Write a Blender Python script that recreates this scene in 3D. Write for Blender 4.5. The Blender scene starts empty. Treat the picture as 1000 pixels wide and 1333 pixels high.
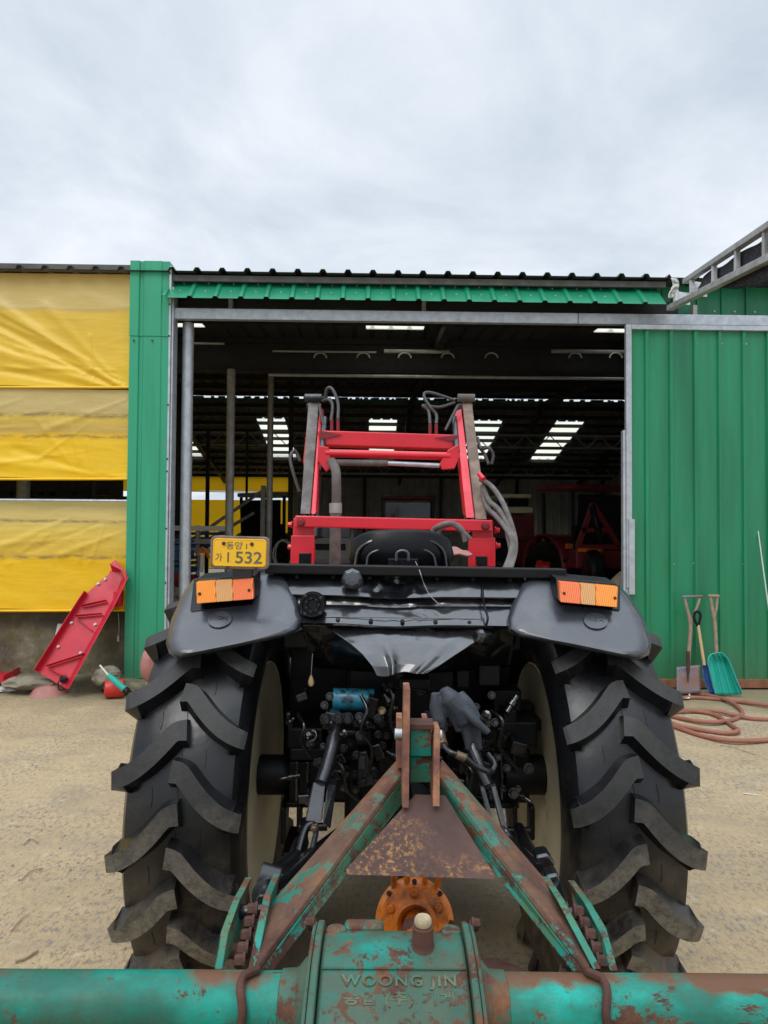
import bpy, bmesh, math, random
from mathutils import Vector, Matrix, noise
random.seed(7)
PI = math.pi
S = bpy.context.scene
# ------------------------------------------------------------------ camera
F = 900.0; W0, H0 = 1000.0, 1333.0
CAMZ = 1.53; PITCH = math.atan(23.5/F); ROLL = math.radians(0.4)
cd = bpy.data.cameras.new('camera'); cam = bpy.data.objects.new('camera', cd)
S.collection.objects.link(cam); S.camera = cam
cd.sensor_fit = 'HORIZONTAL'; cd.sensor_width = 36; cd.lens = F/W0*36
cd.clip_start = 0.05; cd.clip_end = 2000
CM = Matrix.Translation((0, 0, CAMZ)) @ Matrix.Rotation(PI/2+PITCH, 4, 'X') @ Matrix.Rotation(ROLL, 4, 'Z')
cam.matrix_world = CM
C3 = CM.to_3x3()
# ------------------------------------------------------------------ world, sun, exposure
SUN_EL, SUN_AZ = math.radians(50), math.radians(205)     # high, behind the camera
w = bpy.data.worlds.new('World'); S.world = w; w.use_nodes = True
nt = w.node_tree; nt.nodes.clear(); N = nt.nodes.new; L = nt.links.new
out = N('ShaderNodeOutputWorld'); bg = N('ShaderNodeBackground'); L(bg.outputs[0], out.inputs[0])
tc = N('ShaderNodeTexCoord'); sep = N('ShaderNodeSeparateXYZ'); L(tc.outputs['Generated'], sep.inputs[0])
# clouds: project the view direction on a high flat layer, so that they shrink towards the horizon
def wmath(op, a, b=None, clamp=False):
    n = N('ShaderNodeMath'); n.operation = op; n.use_clamp = clamp
    for i, v in enumerate((a, b)):
        if v is None: continue
        if isinstance(v, (int, float)): n.inputs[i].default_value = v
        else: L(v, n.inputs[i])
    return n.outputs[0]
zc = wmath('ADD', wmath('MAXIMUM', sep.outputs[2], 0.0), 0.16)
cx = wmath('DIVIDE', sep.outputs[0], zc); cy = wmath('DIVIDE', sep.outputs[1], zc)
cmb = N('ShaderNodeCombineXYZ'); L(cx, cmb.inputs[0]); L(cy, cmb.inputs[1])
n1 = N('ShaderNodeTexNoise'); n1.inputs['Scale'].default_value = 1.5; n1.inputs['Detail'].default_value = 9; n1.inputs['Roughness'].default_value = .58
n1.inputs['Distortion'].default_value = .35; L(cmb.outputs[0], n1.inputs['Vector'])
r1 = N('ShaderNodeValToRGB'); L(n1.outputs[0], r1.inputs[0])
e = r1.color_ramp.elements; e[0].position = .33; e[0].color = (.54, .61, .70, 1); e[1].position = .70; e[1].color = (.88, .91, .97, 1)
m = e.new(.5); m.color = (.68, .745, .825, 1)
sky = N('ShaderNodeTexSky'); sky.sky_type = 'NISHITA'; sky.sun_disc = False
sky.sun_elevation = SUN_EL; sky.sun_rotation = SUN_AZ
mixs = N('ShaderNodeMix'); mixs.data_type = 'RGBA'; mixs.blend_type = 'ADD'; mixs.inputs[0].default_value = .004
L(r1.outputs[0], mixs.inputs[6]); L(sky.outputs[0], mixs.inputs[7])
# thinner cloud overhead: an overcast sky is brightest at the zenith
zr = N('ShaderNodeMapRange'); zr.interpolation_type = 'SMOOTHSTEP'; L(sep.outputs[2], zr.inputs[0])
zr.inputs[1].default_value = .62; zr.inputs[2].default_value = .98; zr.inputs[3].default_value = 1.0; zr.inputs[4].default_value = 3.0
mul = N('ShaderNodeVectorMath'); mul.operation = 'SCALE'; L(mixs.outputs[2], mul.inputs[0]); L(zr.outputs[0], mul.inputs['Scale'])
L(mul.outputs[0], bg.inputs[0]); bg.inputs[1].default_value = 1.0
sd = bpy.data.lights.new('sun', 'SUN'); sd.energy = 1.1; sd.angle = math.radians(25); sd.color = (1, .96, .9)
sun = bpy.data.objects.new('sun', sd); S.collection.objects.link(sun)
dirv = Vector((math.sin(SUN_AZ)*math.cos(SUN_EL), math.cos(SUN_AZ)*math.cos(SUN_EL), math.sin(SUN_EL)))
sun.rotation_euler = (-dirv).to_track_quat('-Z', 'Y').to_euler(); sun.location = (0, -5, 12)
S.view_settings.view_transform = 'Standard'; S.view_settings.look = 'None'
S.view_settings.exposure = 0.13; S.view_settings.gamma = 1; S.view_settings.use_curve_mapping = False

# ------------------------------------------------------------------ helpers
def ray(px, py):
    d = C3 @ Vector(((px-W0/2)/F, (H0/2-py)/F, -1)); return d
def P(px, py, Y):                      # photo pixel at world depth Y
    d = ray(px, py); return Vector((0, 0, CAMZ)) + d*(Y/d.y)
YAW = math.radians(1.1)
BM = Matrix.Rotation(YAW, 4, 'Z'); BI = BM.inverted()   # the shed's own axes
def BP(px, py, yb):                    # photo pixel on the shed plane y = yb, in shed axes
    d = BI.to_3x3() @ ray(px, py); o = BI @ Vector((0, 0, CAMZ)); return o + d*((yb-o.y)/d.y)
def GP(px, py, z=0):                   # photo pixel on the ground
    d = ray(px, py); return Vector((0, 0, CAMZ)) + d*((z-CAMZ)/d.z)
def lerp(a, b, t): return a+(b-a)*t
def cat(pts, n=6):                     # Catmull-Rom
    pts = [Vector(p) for p in pts]
    if len(pts) < 3: return pts
    o = []
    q = [pts[0]*2-pts[1]]+pts+[pts[-1]*2-pts[-2]]
    for i in range(1, len(q)-2):
        for k in range(n):
            t = k/n; a, b, c, d = q[i-1:i+3]
            o.append(.5*((2*b)+(c-a)*t+(2*a-5*b+4*c-d)*t*t+(3*b-a-3*c+d)*t**3))
    return o+[pts[-1]]
WL = {}
class MB:
    def __init__(s, M=None): s.bm = bmesh.new(); s.M = M
    def v(s, p):
        p = Vector(p); return s.bm.verts.new(s.M @ p if s.M else p)
    def f(s, vs, mi=0):
        try: fc = s.bm.faces.new(vs); fc.material_index = mi; return fc
        except ValueError: return None
    def hexa(s, p, mi=0):              # 8 points: bottom 4 ccw, top 4 ccw
        v = [s.v(q) for q in p]
        for a in ((3,2,1,0),(4,5,6,7),(0,1,5,4),(1,2,6,5),(2,3,7,6),(3,0,4,7)): s.f([v[i] for i in a], mi)
        return s
    def box(s, c, d, R=None, mi=0):
        c = Vector(c); x, y, z = [q/2 for q in d]
        p = [(-x,-y,-z),(x,-y,-z),(x,y,-z),(-x,y,-z),(-x,-y,z),(x,-y,z),(x,y,z),(-x,y,z)]
        return s.hexa([c+((R @ Vector(q)) if R else Vector(q)) for q in p], mi)
    def b2(s, lo, hi, mi=0):
        lo = Vector(lo); hi = Vector(hi); a = Vector([min(x, y) for x, y in zip(lo, hi)]); b = Vector([max(x, y) for x, y in zip(lo, hi)])
        return s.box((a+b)/2, b-a, None, mi)
    def beam(s, a, b, wd, th, up=(0,0,1), mi=0):   # rectangular bar from a to b; wd across, th along up
        a = Vector(a); b = Vector(b); d = (b-a).normalized(); up = Vector(up)
        x = d.cross(up).normalized()*wd/2; u = x.cross(d).normalized()*th/2
        return s.hexa([a-x-u, a+x-u, b+x-u, b-x-u, a-x+u, a+x+u, b+x+u, b-x+u], mi)
    def prism(s, pts, ext, mi=0):
        ext = Vector(ext); a = [s.v(p) for p in pts]; b = [s.v(Vector(p)+ext) for p in pts]; n = len(a)
        s.f(a[::-1], mi); s.f(b, mi)
        for i in range(n): s.f([a[i], a[(i+1) % n], b[(i+1) % n], b[i]], mi)
        return s
    def tube(s, pts, r, n=10, cap=True, mi=0, closed=False):
        pts = [Vector(p) for p in pts]; m = len(pts); rings = []
        R = r if isinstance(r, (list, tuple)) else [r]*m
        if len(R) != m: R = [lerp(R[int(i/(m-1)*(len(R)-1))], R[min(len(R)-1, int(i/(m-1)*(len(R)-1))+1)], (i/(m-1)*(len(R)-1)) % 1) for i in range(m)]
        prev = None
        for i, p in enumerate(pts):
            t = (pts[min(i+1, m-1)]-pts[max(i-1, 0)]) if not closed else (pts[(i+1) % m]-pts[i-1])
            t.normalize()
            if prev is None:
                a = Vector((0,0,1)) if abs(t.z) < .9 else Vector((1,0,0)); x = t.cross(a).normalized()
            else: x = (prev-t*prev.dot(t)).normalized()
            prev = x; y = t.cross(x)
            rings.append([s.v(p+(x*math.cos(2*PI*k/n)+y*math.sin(2*PI*k/n))*R[i]) for k in range(n)])
        for i in range(m if closed else m-1):
            a, b = rings[i], rings[(i+1) % m]
            for k in range(n): s.f([a[k], a[(k+1) % n], b[(k+1) % n], b[k]], mi)
        if cap and not closed: s.f(rings[0][::-1], mi); s.f(rings[-1], mi)
        return s
    def cyl(s, a, b, r, n=16, r2=None, mi=0):
        return s.tube([a, b], [r, r if r2 is None else r2], n, True, mi)
    def lathe(s, c, axis, prof, n=32, mi=0):      # prof: (radius, along)
        c = Vector(c); ax = Vector(axis).normalized(); a = Vector((0,0,1)) if abs(ax.z) < .9 else Vector((1,0,0))
        x = ax.cross(a).normalized(); y = ax.cross(x); rings = []
        for r, h in prof:
            rings.append([s.v(c+ax*h+(x*math.cos(2*PI*k/n)+y*math.sin(2*PI*k/n))*max(r, 1e-4)) for k in range(n)])
        for i in range(len(rings)-1):
            for k in range(n): s.f([rings[i][k], rings[i][(k+1) % n], rings[i+1][(k+1) % n], rings[i+1][k]], mi)
        s.f(rings[0][::-1], mi); s.f(rings[-1], mi)
        return s
    def grid(s, fn, nu, nv, mi=0):
        g = [[s.v(fn(i/nu, j/nv)) for i in range(nu+1)] for j in range(nv+1)]
        for j in range(nv):
            for i in range(nu): s.f([g[j][i], g[j][i+1], g[j+1][i+1], g[j+1][i]], mi)
        return s
    def corr(s, o, sd, ed, nd, Sx, Ex, pitch=.25, base=.05, top=.025, h=.025, mi=0, phase=0., segs=1):   # trapezoid ribbed sheet
        o, sd, ed, nd = Vector(o), Vector(sd).normalized(), Vector(ed).normalized(), Vector(nd).normalized()
        pr = [(0, 0)]; x = phase
        while x < Sx:
            for q, hh in ((x-base/2, 0), (x-top/2, h), (x+top/2, h), (x+base/2, 0)):
                if 0 < q < Sx: pr.append((q, hh))
            x += pitch
        pr.append((Sx, 0))
        rows = [[s.v(o+sd*a+nd*b+ed*Ex*k/segs) for a, b in pr] for k in range(segs+1)]
        for k in range(segs):
            for i in range(len(pr)-1): s.f([rows[k][i], rows[k][i+1], rows[k+1][i+1], rows[k+1][i]], mi)
        return s
    def build(s, name, mats, parent=None, bevel=0, solid=0, smooth=False, sub=0, weld=False, label=None, seg=2, remesh=0, angle=35):
        bm = s.bm
        if weld: bmesh.ops.remove_doubles(bm, verts=bm.verts, dist=1e-5)
        bmesh.ops.recalc_face_normals(bm, faces=bm.faces)
        lo = Vector([min(v.co[i] for v in bm.verts) for i in range(3)]); hi = Vector([max(v.co[i] for v in bm.verts) for i in range(3)])
        c = Vector(((lo.x+hi.x)/2, (lo.y+hi.y)/2, lo.z))
        bmesh.ops.translate(bm, verts=bm.verts, vec=-c)
        me = bpy.data.meshes.new(name); bm.to_mesh(me); bm.free()
        for mt in (mats if isinstance(mats, (list, tuple)) else [mats]): me.materials.append(mt)
        o = bpy.data.objects.new(name, me); S.collection.objects.link(o)
        if parent: o.parent = parent; o.location = c-WL[parent.name]
        else: o.location = c
        WL[o.name] = c.copy()
        if smooth:
            me.polygons.foreach_set('use_smooth', [True]*len(me.polygons))
            me.set_sharp_from_angle(angle=math.radians(angle))
        if solid: q = o.modifiers.new('s', 'SOLIDIFY'); q.thickness = solid; q.offset = 0
        if bevel:
            q = o.modifiers.new('b', 'BEVEL'); q.width = bevel; q.segments = seg; q.limit_method = 'ANGLE'; q.angle_limit = math.radians(40); q.harden_normals = False
        if remesh: q = o.modifiers.new('r', 'REMESH'); q.mode = 'VOXEL'; q.voxel_size = remesh; q.use_smooth_shade = True
        if sub: q = o.modifiers.new('u', 'SUBSURF'); q.levels = sub; q.render_levels = sub
        if label: o['label'] = label
        return o
def thing(name, loc, label, cat_, group=None):
    o = bpy.data.objects.new(name, None); S.collection.objects.link(o); o.location = loc
    o.empty_display_size = .2; WL[o.name] = Vector(loc)
    return tag(o, label, cat_, group)
def tag(o, label=None, cat_=None, group=None, kind=None):
    if label: o['label'] = label
    if cat_: o['category'] = cat_
    if group: o['group'] = group
    if kind: o['kind'] = kind
    return o
def copy_tree(o, loc, label=None, group=None):
    r = o.copy(); S.collection.objects.link(r); r.location = loc; WL[r.name] = Vector(loc)
    if label: r['label'] = label
    if group: r['group'] = group
    for ch in list(o.children):
        c = ch.copy(); S.collection.objects.link(c); c.parent = r
        for g in list(ch.children):
            d = g.copy(); S.collection.objects.link(d); d.parent = c
    return r
def text(name, body, mat, M, size, depth, parent, sx=1.0, spacing=1.0, bold=0.0):
    cu = bpy.data.curves.new(name, 'FONT'); cu.body = body; cu.size = size; cu.extrude = depth; cu.align_x = 'CENTER'; cu.align_y = 'CENTER'
    cu.space_character = spacing; cu.offset = bold; cu.resolution_u = 6
    t = bpy.data.objects.new(name, cu); S.collection.objects.link(t)
    dg = bpy.context.evaluated_depsgraph_get(); me = bpy.data.meshes.new_from_object(t.evaluated_get(dg))
    bpy.data.objects.remove(t); b = MB(); b.bm.from_mesh(me)
    bmesh.ops.transform(b.bm, matrix=M @ Matrix.Diagonal((sx, 1, 1, 1)), verts=b.bm.verts)
    return b.build(name, mat, parent)
def basis(o, x, y):                    # matrix with given x and y axes
    x = Vector(x).normalized(); y = Vector(y); y = (y-x*y.dot(x)).normalized(); z = x.cross(y)
    return Matrix(((x.x, y.x, z.x, o[0]), (x.y, y.y, z.y, o[1]), (x.z, y.z, z.z, o[2]), (0, 0, 0, 1)))
def bolt(mb, p, ax, r=.012, h=.012, n=6, mi=0):
    p = Vector(p); ax = Vector(ax).normalized()
    mb.cyl(p-ax*.002, p+ax*.0025, r*1.25, 14, mi=mi); mb.lathe(p+ax*.002, ax, [(r, 0), (r, h*.8), (r*.8, h)], n, mi=mi)

_bolt = {}
def bolts(name, pts, ax, r, h, mat, parent, n=6, M_=None):
    """every bolt a part of its own, sharing one mesh"""
    ax = Vector(ax).normalized(); key = (name, mat.name, round(r, 4), round(h, 4), n, tuple(round(q, 3) for q in ax), M_ is not None)
    for p in pts:
        p = Vector(p)
        if M_: p = M_ @ p
        if key not in _bolt:
            mb = MB(); a2 = (M_.to_3x3() @ ax) if M_ else ax
            bolt(mb, (0, 0, 0), a2, r, h, n); o = mb.build(name, mat, None, smooth=True, angle=25); _bolt[key] = (o.data, o.location.copy())
        else:
            o = bpy.data.objects.new(name, _bolt[key][0]); S.collection.objects.link(o)
        w_ = p+_bolt[key][1]; WL[o.name] = w_; o.parent = parent; o.location = w_-WL[parent.name]
# ------------------------------------------------------------------ materials
class Mat:
    def __init__(s, name, rough=.5, metal=0., coat=0., spec=.5):
        s.m = bpy.data.materials.new(name); s.m.use_nodes = True; s.t = s.m.node_tree
        s.b = s.t.nodes['Principled BSDF']; s.b.inputs['Roughness'].default_value = rough; s.b.inputs['Metallic'].default_value = metal
        s.b.inputs['Coat Weight'].default_value = coat; s.b.inputs['Coat Roughness'].default_value = .08
        s.b.inputs['Specular IOR Level'].default_value = spec
        s.tc = s.t.nodes.new('ShaderNodeTexCoord'); s.bump_n = None
        s.geo = s.t.nodes.new('ShaderNodeNewGeometry'); s.pos = s.geo.outputs['Position']; s.obj = s.tc.outputs['Object']
    def n(s, k): return s.t.nodes.new(k)
    def l(s, a, b): s.t.links.new(a, b)
    def vec(s, scale=(1,1,1), src=None):
        mp = s.n('ShaderNodeMapping'); mp.inputs['Scale'].default_value = scale; s.l(src or s.pos, mp.inputs[0]); return mp.outputs[0]
    def noise(s, sc, det=4, rough=.6, scale=(1,1,1), dist=0., src=None):
        q = s.n('ShaderNodeTexNoise'); q.inputs['Scale'].default_value = sc; q.inputs['Detail'].default_value = det
        q.inputs['Roughness'].default_value = rough; q.inputs['Distortion'].default_value = dist; s.l(s.vec(scale, src), q.inputs['Vector']); return q.outputs[0]
    def voro(s, sc, scale=(1,1,1), feat='F1', out='Distance'):
        q = s.n('ShaderNodeTexVoronoi'); q.feature = feat; q.inputs['Scale'].default_value = sc; s.l(s.vec(scale), q.inputs['Vector']); return q.outputs[out]
    def ramp(s, x, stops):
        r = s.n('ShaderNodeValToRGB'); s.l(x, r.inputs[0]); e = r.color_ramp.elements
        def c4(c): return (c, c, c, 1) if isinstance(c, (int, float)) else (*c, 1)
        e[0].position = stops[0][0]; e[0].color = c4(stops[0][1]); e[1].position = stops[-1][0]; e[1].color = c4(stops[-1][1])
        for p, c in stops[1:-1]: q = e.new(p); q.color = c4(c)
        return r.outputs[0]
    def mix(s, fac, a, b, mode='MIX'):
        q = s.n('ShaderNodeMix'); q.data_type = 'RGBA'; q.blend_type = mode
        for i, v in ((0, fac), (6, a), (7, b)):
            if isinstance(v, (int, float)) and i == 0: q.inputs[0].default_value = v
            elif isinstance(v, (tuple, list)): q.inputs[i].default_value = (*v, 1)
            elif isinstance(v, (int, float)): q.inputs[i].default_value = (v, v, v, 1)
            else: s.l(v, q.inputs[i])
        return q.outputs[2]
    def math(s, op, a, b=0.):
        q = s.n('ShaderNodeMath'); q.operation = op
        for i, v in enumerate((a, b)):
            if isinstance(v, (int, float)): q.inputs[i].default_value = v
            else: s.l(v, q.inputs[i])
        return q.outputs[0]
    def col(s, c):
        if isinstance(c, (tuple, list)): s.b.inputs['Base Color'].default_value = (*c, 1)
        else: s.l(c, s.b.inputs['Base Color'])
        return s
    def rough(s, x): s.l(x, s.b.inputs['Roughness']); return s
    def bump(s, h, strength=.3, dist=.01):
        q = s.n('ShaderNodeBump'); q.inputs['Strength'].default_value = strength; q.inputs['Distance'].default_value = dist
        s.l(h, q.inputs['Height'])
        if s.bump_n: s.l(s.bump_n, q.inputs['Normal'])
        s.bump_n = q.outputs[0]; s.l(s.bump_n, s.b.inputs['Normal']); return s
def simple(name, c, rough=.5, metal=0., var=.25, nsc=6., bump=.15, coat=0., dirt=None, dsc=3., dth=(.5,.75)):
    m = Mat(name, rough, metal, coat)
    a = tuple(x*(1-var) for x in c); b = tuple(min(1, x*(1+var)) for x in c)
    k = m.ramp(m.noise(nsc, 6), [(.3, a), (.7, b)])
    if dirt: k = m.mix(m.ramp(m.noise(dsc, 8, .7), [(dth[0], 0), (dth[1], 1)]), k, dirt)
    m.col(k)
    m.rough(m.ramp(m.noise(nsc*2.3, 5), [(.3, max(0, rough-.1)), (.7, min(1, rough+.12))]))
    if bump: m.bump(m.noise(nsc*6, 4), bump, .003)
    return m.m
M = {}
M['galv'] = simple('galvanised steel', (.45, .49, .53), .42, .45, .18, 14, .1, dirt=(.25, .17, .12), dsc=5, dth=(.62, .8))
M['galv_dull'] = simple('dull galvanised steel', (.36, .365, .36), .6, .3, .25, 9, .1, dirt=(.2, .14, .1), dsc=4, dth=(.58, .75))
M['steel_dark'] = simple('dark steel', (.02, .02, .022), .6, .2, .3, 5, .1)
M['purlin'] = simple('primed steel', (.022, .023, .027), .6, .1, .3, 5, .1)
M['fascia'] = simple('weathered grey brown steel', (.10, .095, .09), .7, 0, .25, 4, .1)
M['rust'] = simple('rusty steel', (.075, .03, .02), .8, .1, .4, 20, .4)
M['gloss_black'] = simple('glossy black paint', (.0045, .005, .006), .22, 0, .3, 3, .06, coat=.8, dirt=(.03, .028, .025), dsc=9, dth=(.72, .95))
M['satin_black'] = simple('satin black paint', (.0035, .0035, .0045), .35, 0, .3, 7, .2, dirt=(.035, .03, .025), dsc=8, dth=(.66, .9))
M['panel_black'] = simple('dusty glossy black sheet', (.006, .0065, .008), .24, 0, .3, 3, .05, coat=1., dirt=(.05, .05, .05), dsc=5, dth=(.55, .9))
M['panel_black'].node_tree.nodes['Principled BSDF'].inputs['Specular IOR Level'].default_value = .6
M['oily'] = simple('oily black steel', (.006, .006, .007), .22, .1, .3, 14, .35, coat=.6, dirt=(.05, .045, .04), dsc=18, dth=(.66, .8))
M['cast_black'] = simple('black oily casting', (.0035, .0035, .0042), .42, 0, .3, 7, .25, dirt=(.016, .014, .013), dsc=9, dth=(.62, .9))
M['cast_black'].node_tree.nodes['Principled BSDF'].inputs['Specular IOR Level'].default_value = .28
M['satin_black'].node_tree.nodes['Principled BSDF'].inputs['Specular IOR Level'].default_value = .25
M['worn_black'] = simple('worn black steel', (.016, .017, .020), .3, .2, .4, 12, .25, coat=.3, dirt=(.09, .08, .07), dsc=14, dth=(.62, .8))
M['plastic'] = simple('grey black plastic', (.036, .040, .050), .27, 0, .15, 3, .12, dirt=(.11, .105, .095), dsc=6, dth=(.52, .9))
M['plastic'].node_tree.nodes['Principled BSDF'].inputs['Specular IOR Level'].default_value = .8
M['rubber_hose'] = simple('rubber hose', (.055, .055, .055), .6, 0, .3, 12, .1)
M['red'] = simple('red loader paint', (.62, .008, .022), .38, 0, .15, 5, .1, coat=.2, dirt=(.25, .03, .03), dsc=7, dth=(.6, .85))
M['red_panel'] = simple('red sheet metal', (.52, .012, .035), .42, 0, .15, 4, .1, dirt=(.22, .05, .05), dsc=6, dth=(.62, .85))
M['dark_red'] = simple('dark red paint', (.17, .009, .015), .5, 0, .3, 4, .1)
M['mud'] = simple('mud covered steel', (.15, .135, .13), .85, 0, .35, 18, .3, dirt=(.10, .085, .075), dsc=6, dth=(.45, .6))
M['brown_mud'] = simple('brown dusty steel', (.21, .145, .11), .85, 0, .3, 18, .3, dirt=(.12, .09, .075), dsc=5, dth=(.45, .65))
M['cream'] = simple('cream rim paint', (.76, .67, .44), .5, 0, .1, 4, .1, dirt=(.18, .13, .07), dsc=7, dth=(.58, .8))
M['white'] = simple('dull white paint', (.6, .6, .58), .5, 0, .1, 4, .05)
M['grey_wall'] = simple('grey cladding', (.36, .36, .34), .7, 0, .2, 3, .05)
M['dull_black'] = simple('dull black', (.02, .02, .022), .7, 0, .4, 5, .1)
M['blue'] = simple('blue plastic', (.02, .10, .28), .45, 0, .2, 5, .05)
M['blue_can'] = simple('teal blue paint', (.02, .17, .26), .35, .1, .25, 20, .15, coat=.2, dirt=(.012, .012, .015), dsc=14, dth=(.5, .6))
M['orange'] = simple('orange paint', (.74, .19, .006), .4, 0, .2, 8, .25, coat=.15, dirt=(.13, .035, .012), dsc=20, dth=(.48, .68))
M['teal'] = simple('teal plastic', (.01, .33, .25), .35, 0, .12, 5, .05, dirt=(.1, .25, .18), dsc=9, dth=(.6, .8))
M['wood'] = simple('weathered wood', (.27, .20, .14), .75, 0, .3, 22, .2)
M['wood_light'] = simple('pale wood', (.52, .38, .20), .6, 0, .15, 22, .1)
M['shovel_blue'] = simple('blue steel blade', (.03, .09, .24), .45, .2, .3, 10, .1, dirt=(.2, .16, .13), dsc=14, dth=(.55, .7))
M['spade'] = simple('rusty spade steel', (.20, .21, .25), .6, .3, .3, 14, .2, dirt=(.26, .13, .08), dsc=7, dth=(.42, .6))
M['hose'] = simple('brown red rubber', (.30, .12, .08), .6, 0, .2, 10, .05)
M['stone'] = simple('stone', (.22, .19, .14), .9, 0, .3, 12, .5)
M['basin'] = simple('pink brown plastic', (.38, .16, .14), .6, 0, .2, 8, .05)
M['red_can'] = simple('bright red plastic', (.6, .03, .02), .4, 0, .15, 8, .05)
M['kick'] = simple('rusty kick board', (.24, .10, .05), .8, 0, .35, 12, .2)
M['glove'] = simple('grey rubberised cloth', (.028, .034, .046), .6, 0, .25, 26, .5)
M['brass'] = simple('old brass fitting', (.16, .11, .07), .5, .6, .35, 30, .3)
M['plug'] = simple('dirty cream plug', (.36, .29, .18), .7, 0, .25, 60, .2)
M['plate_text'] = simple('plate lettering', (.10, .11, .07), .6, 0, .3, 30, 0)
M['blue_tarp'] = simple('blue tarpaulin', (.02, .06, .2), .5, 0, .3, 9, .2)
M['glass_dark'] = simple('dark glass', (.01, .012, .014), .08, 0, .1, 3, 0)

def lens(name, c):
    m = Mat(name, .3, 0, .0); a = m.n('ShaderNodeTexWave'); a.inputs['Scale'].default_value = 55; a.bands_direction = 'X'
    m.l(m.vec((1, .0, .0)), a.inputs[0]); m.col(m.mix(m.math('MULTIPLY', a.outputs[1], .35), c, tuple(x*.55 for x in c))); m.bump(a.outputs[1], .5, .003)
    return m.m
M['lens_amber'] = lens('amber lens', (.88, .26, .004)); M['lens_clear'] = lens('faded pink clear lens', (.62, .30, .09)); M['lens_red'] = lens('faded red lens', (.82, .16, .03))

def green_metal(name, base, dark, streak=1.):
    m = Mat(name, .42, 0, .1)
    k = m.ramp(m.noise(2.2, 6, .6, (3, 3, .25)), [(.3, dark), (.65, base)])
    st = m.ramp(m.noise(26, 3, .6, (1, 1, .02)), [(.45, 0), (.8, .35*streak)])
    k = m.mix(st, k, tuple(x*.6 for x in base))
    k = m.mix(m.ramp(m.noise(5, 9, .7, (1, 1, .5)), [(.62, 0), (.8, .5)]), k, (.13, .21, .14))
    # grime splashed up from the ground
    sp = m.n('ShaderNodeSeparateXYZ'); m.l(m.pos, sp.inputs[0])
    g = m.math('MULTIPLY', m.ramp(m.math('ADD', sp.outputs[2], m.math('MULTIPLY', m.noise(7, 6), .35)), [(.15, .7), (.75, 0)]), .8)
    k = m.mix(g, k, (.09, .115, .06))
    m.col(k); m.bump(m.noise(1.7, 3, .5, (1, 1, .35)), .35, .03); m.bump(m.noise(60, 2, .5, (1, 1, .05)), .06, .002)
    return m.m
M['green'] = green_metal('green ribbed steel', (.012, .255, .115), (.009, .165, .072))
M['green_post'] = green_metal('green flashing steel', (.022, .35, .185), (.016, .28, .145), .5)
M['green_eave'] = green_metal('green eave sheet', (.012, .27, .14), (.01, .2, .10), .4)
M['roof_out'] = green_metal('old green roof sheet', (.02, .075, .045), (.014, .045, .03), 1.)
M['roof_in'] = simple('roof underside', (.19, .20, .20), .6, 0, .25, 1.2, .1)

def tarp(name, fade_z, trans=.25, dirt_lines=()):
    m = Mat(name, .48, 0, .08)
    sp = m.n('ShaderNodeSeparateXYZ'); m.l(m.pos, sp.inputs[0]); z = sp.outputs[2]
    zz = m.math('ADD', z, m.math('MULTIPLY', m.noise(2.5, 4), .06))
    stops = fade_z
    k = None
    rng = m.n('ShaderNodeMapRange'); m.l(zz, rng.inputs[0]); lo, hi = stops[0][0], stops[-1][0]
    rng.inputs[1].default_value = lo; rng.inputs[2].default_value = hi
    k = m.ramp(rng.outputs[0], [((a-lo)/(hi-lo), c) for a, c in stops])
    k = m.mix(m.ramp(m.noise(3.3, 8, .65, (1, 1, 2)), [(.5, 0), (.8, .25)]), k, (.60, .38, .05))
    k = m.mix(m.ramp(m.noise(50, 2, .5, (.05, .05, 1)), [(.5, 0), (.8, .06)]), k, (.9, .8, .3))
    for zl, wl in dirt_lines:
        d = m.math('ABSOLUTE', m.math('SUBTRACT', zz, zl+.03)); d = m.ramp(m.math('DIVIDE', d, wl), [(.0, .8), (1., 0)])
        d = m.math('MULTIPLY', d, m.ramp(m.noise(9, 7, .7, (1, 1, 2.5)), [(.4, .1), (.58, 1)]))
        k = m.mix(d, k, (.20, .15, .08))
    m.col(k)
    m.bump(m.noise(3.2, 5, .5, (1, 1, 3.5), .6), .25, .03); m.bump(m.noise(14, 4, .5, (.6, .6, 2.5), .5), .15, .006)
    tr = m.n('ShaderNodeBsdfTranslucent'); m.l(k, tr.inputs[0]); ms = m.n('ShaderNodeMixShader'); ms.inputs[0].default_value = trans
    o = m.t.nodes['Material Output']; m.l(m.b.outputs[0], ms.inputs[1]); m.l(tr.outputs[0], ms.inputs[2]); m.l(ms.outputs[0], o.inputs[0])
    return m.m
m = Mat('translucent roof sheet', .6); tr = m.n('ShaderNodeBsdfTranslucent'); tr.inputs[0].default_value = (.95, .93, .74, 1); tp = m.n('ShaderNodeBsdfTransparent'); tp.inputs[0].default_value = (.98, .95, .76, 1)
ms = m.n('ShaderNodeMixShader'); ms.inputs[0].default_value = .65; m.l(tr.outputs[0], ms.inputs[1]); m.l(tp.outputs[0], ms.inputs[2]); m.l(ms.outputs[0], m.t.nodes['Material Output'].inputs[0]); M['skylight'] = m.m

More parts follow.
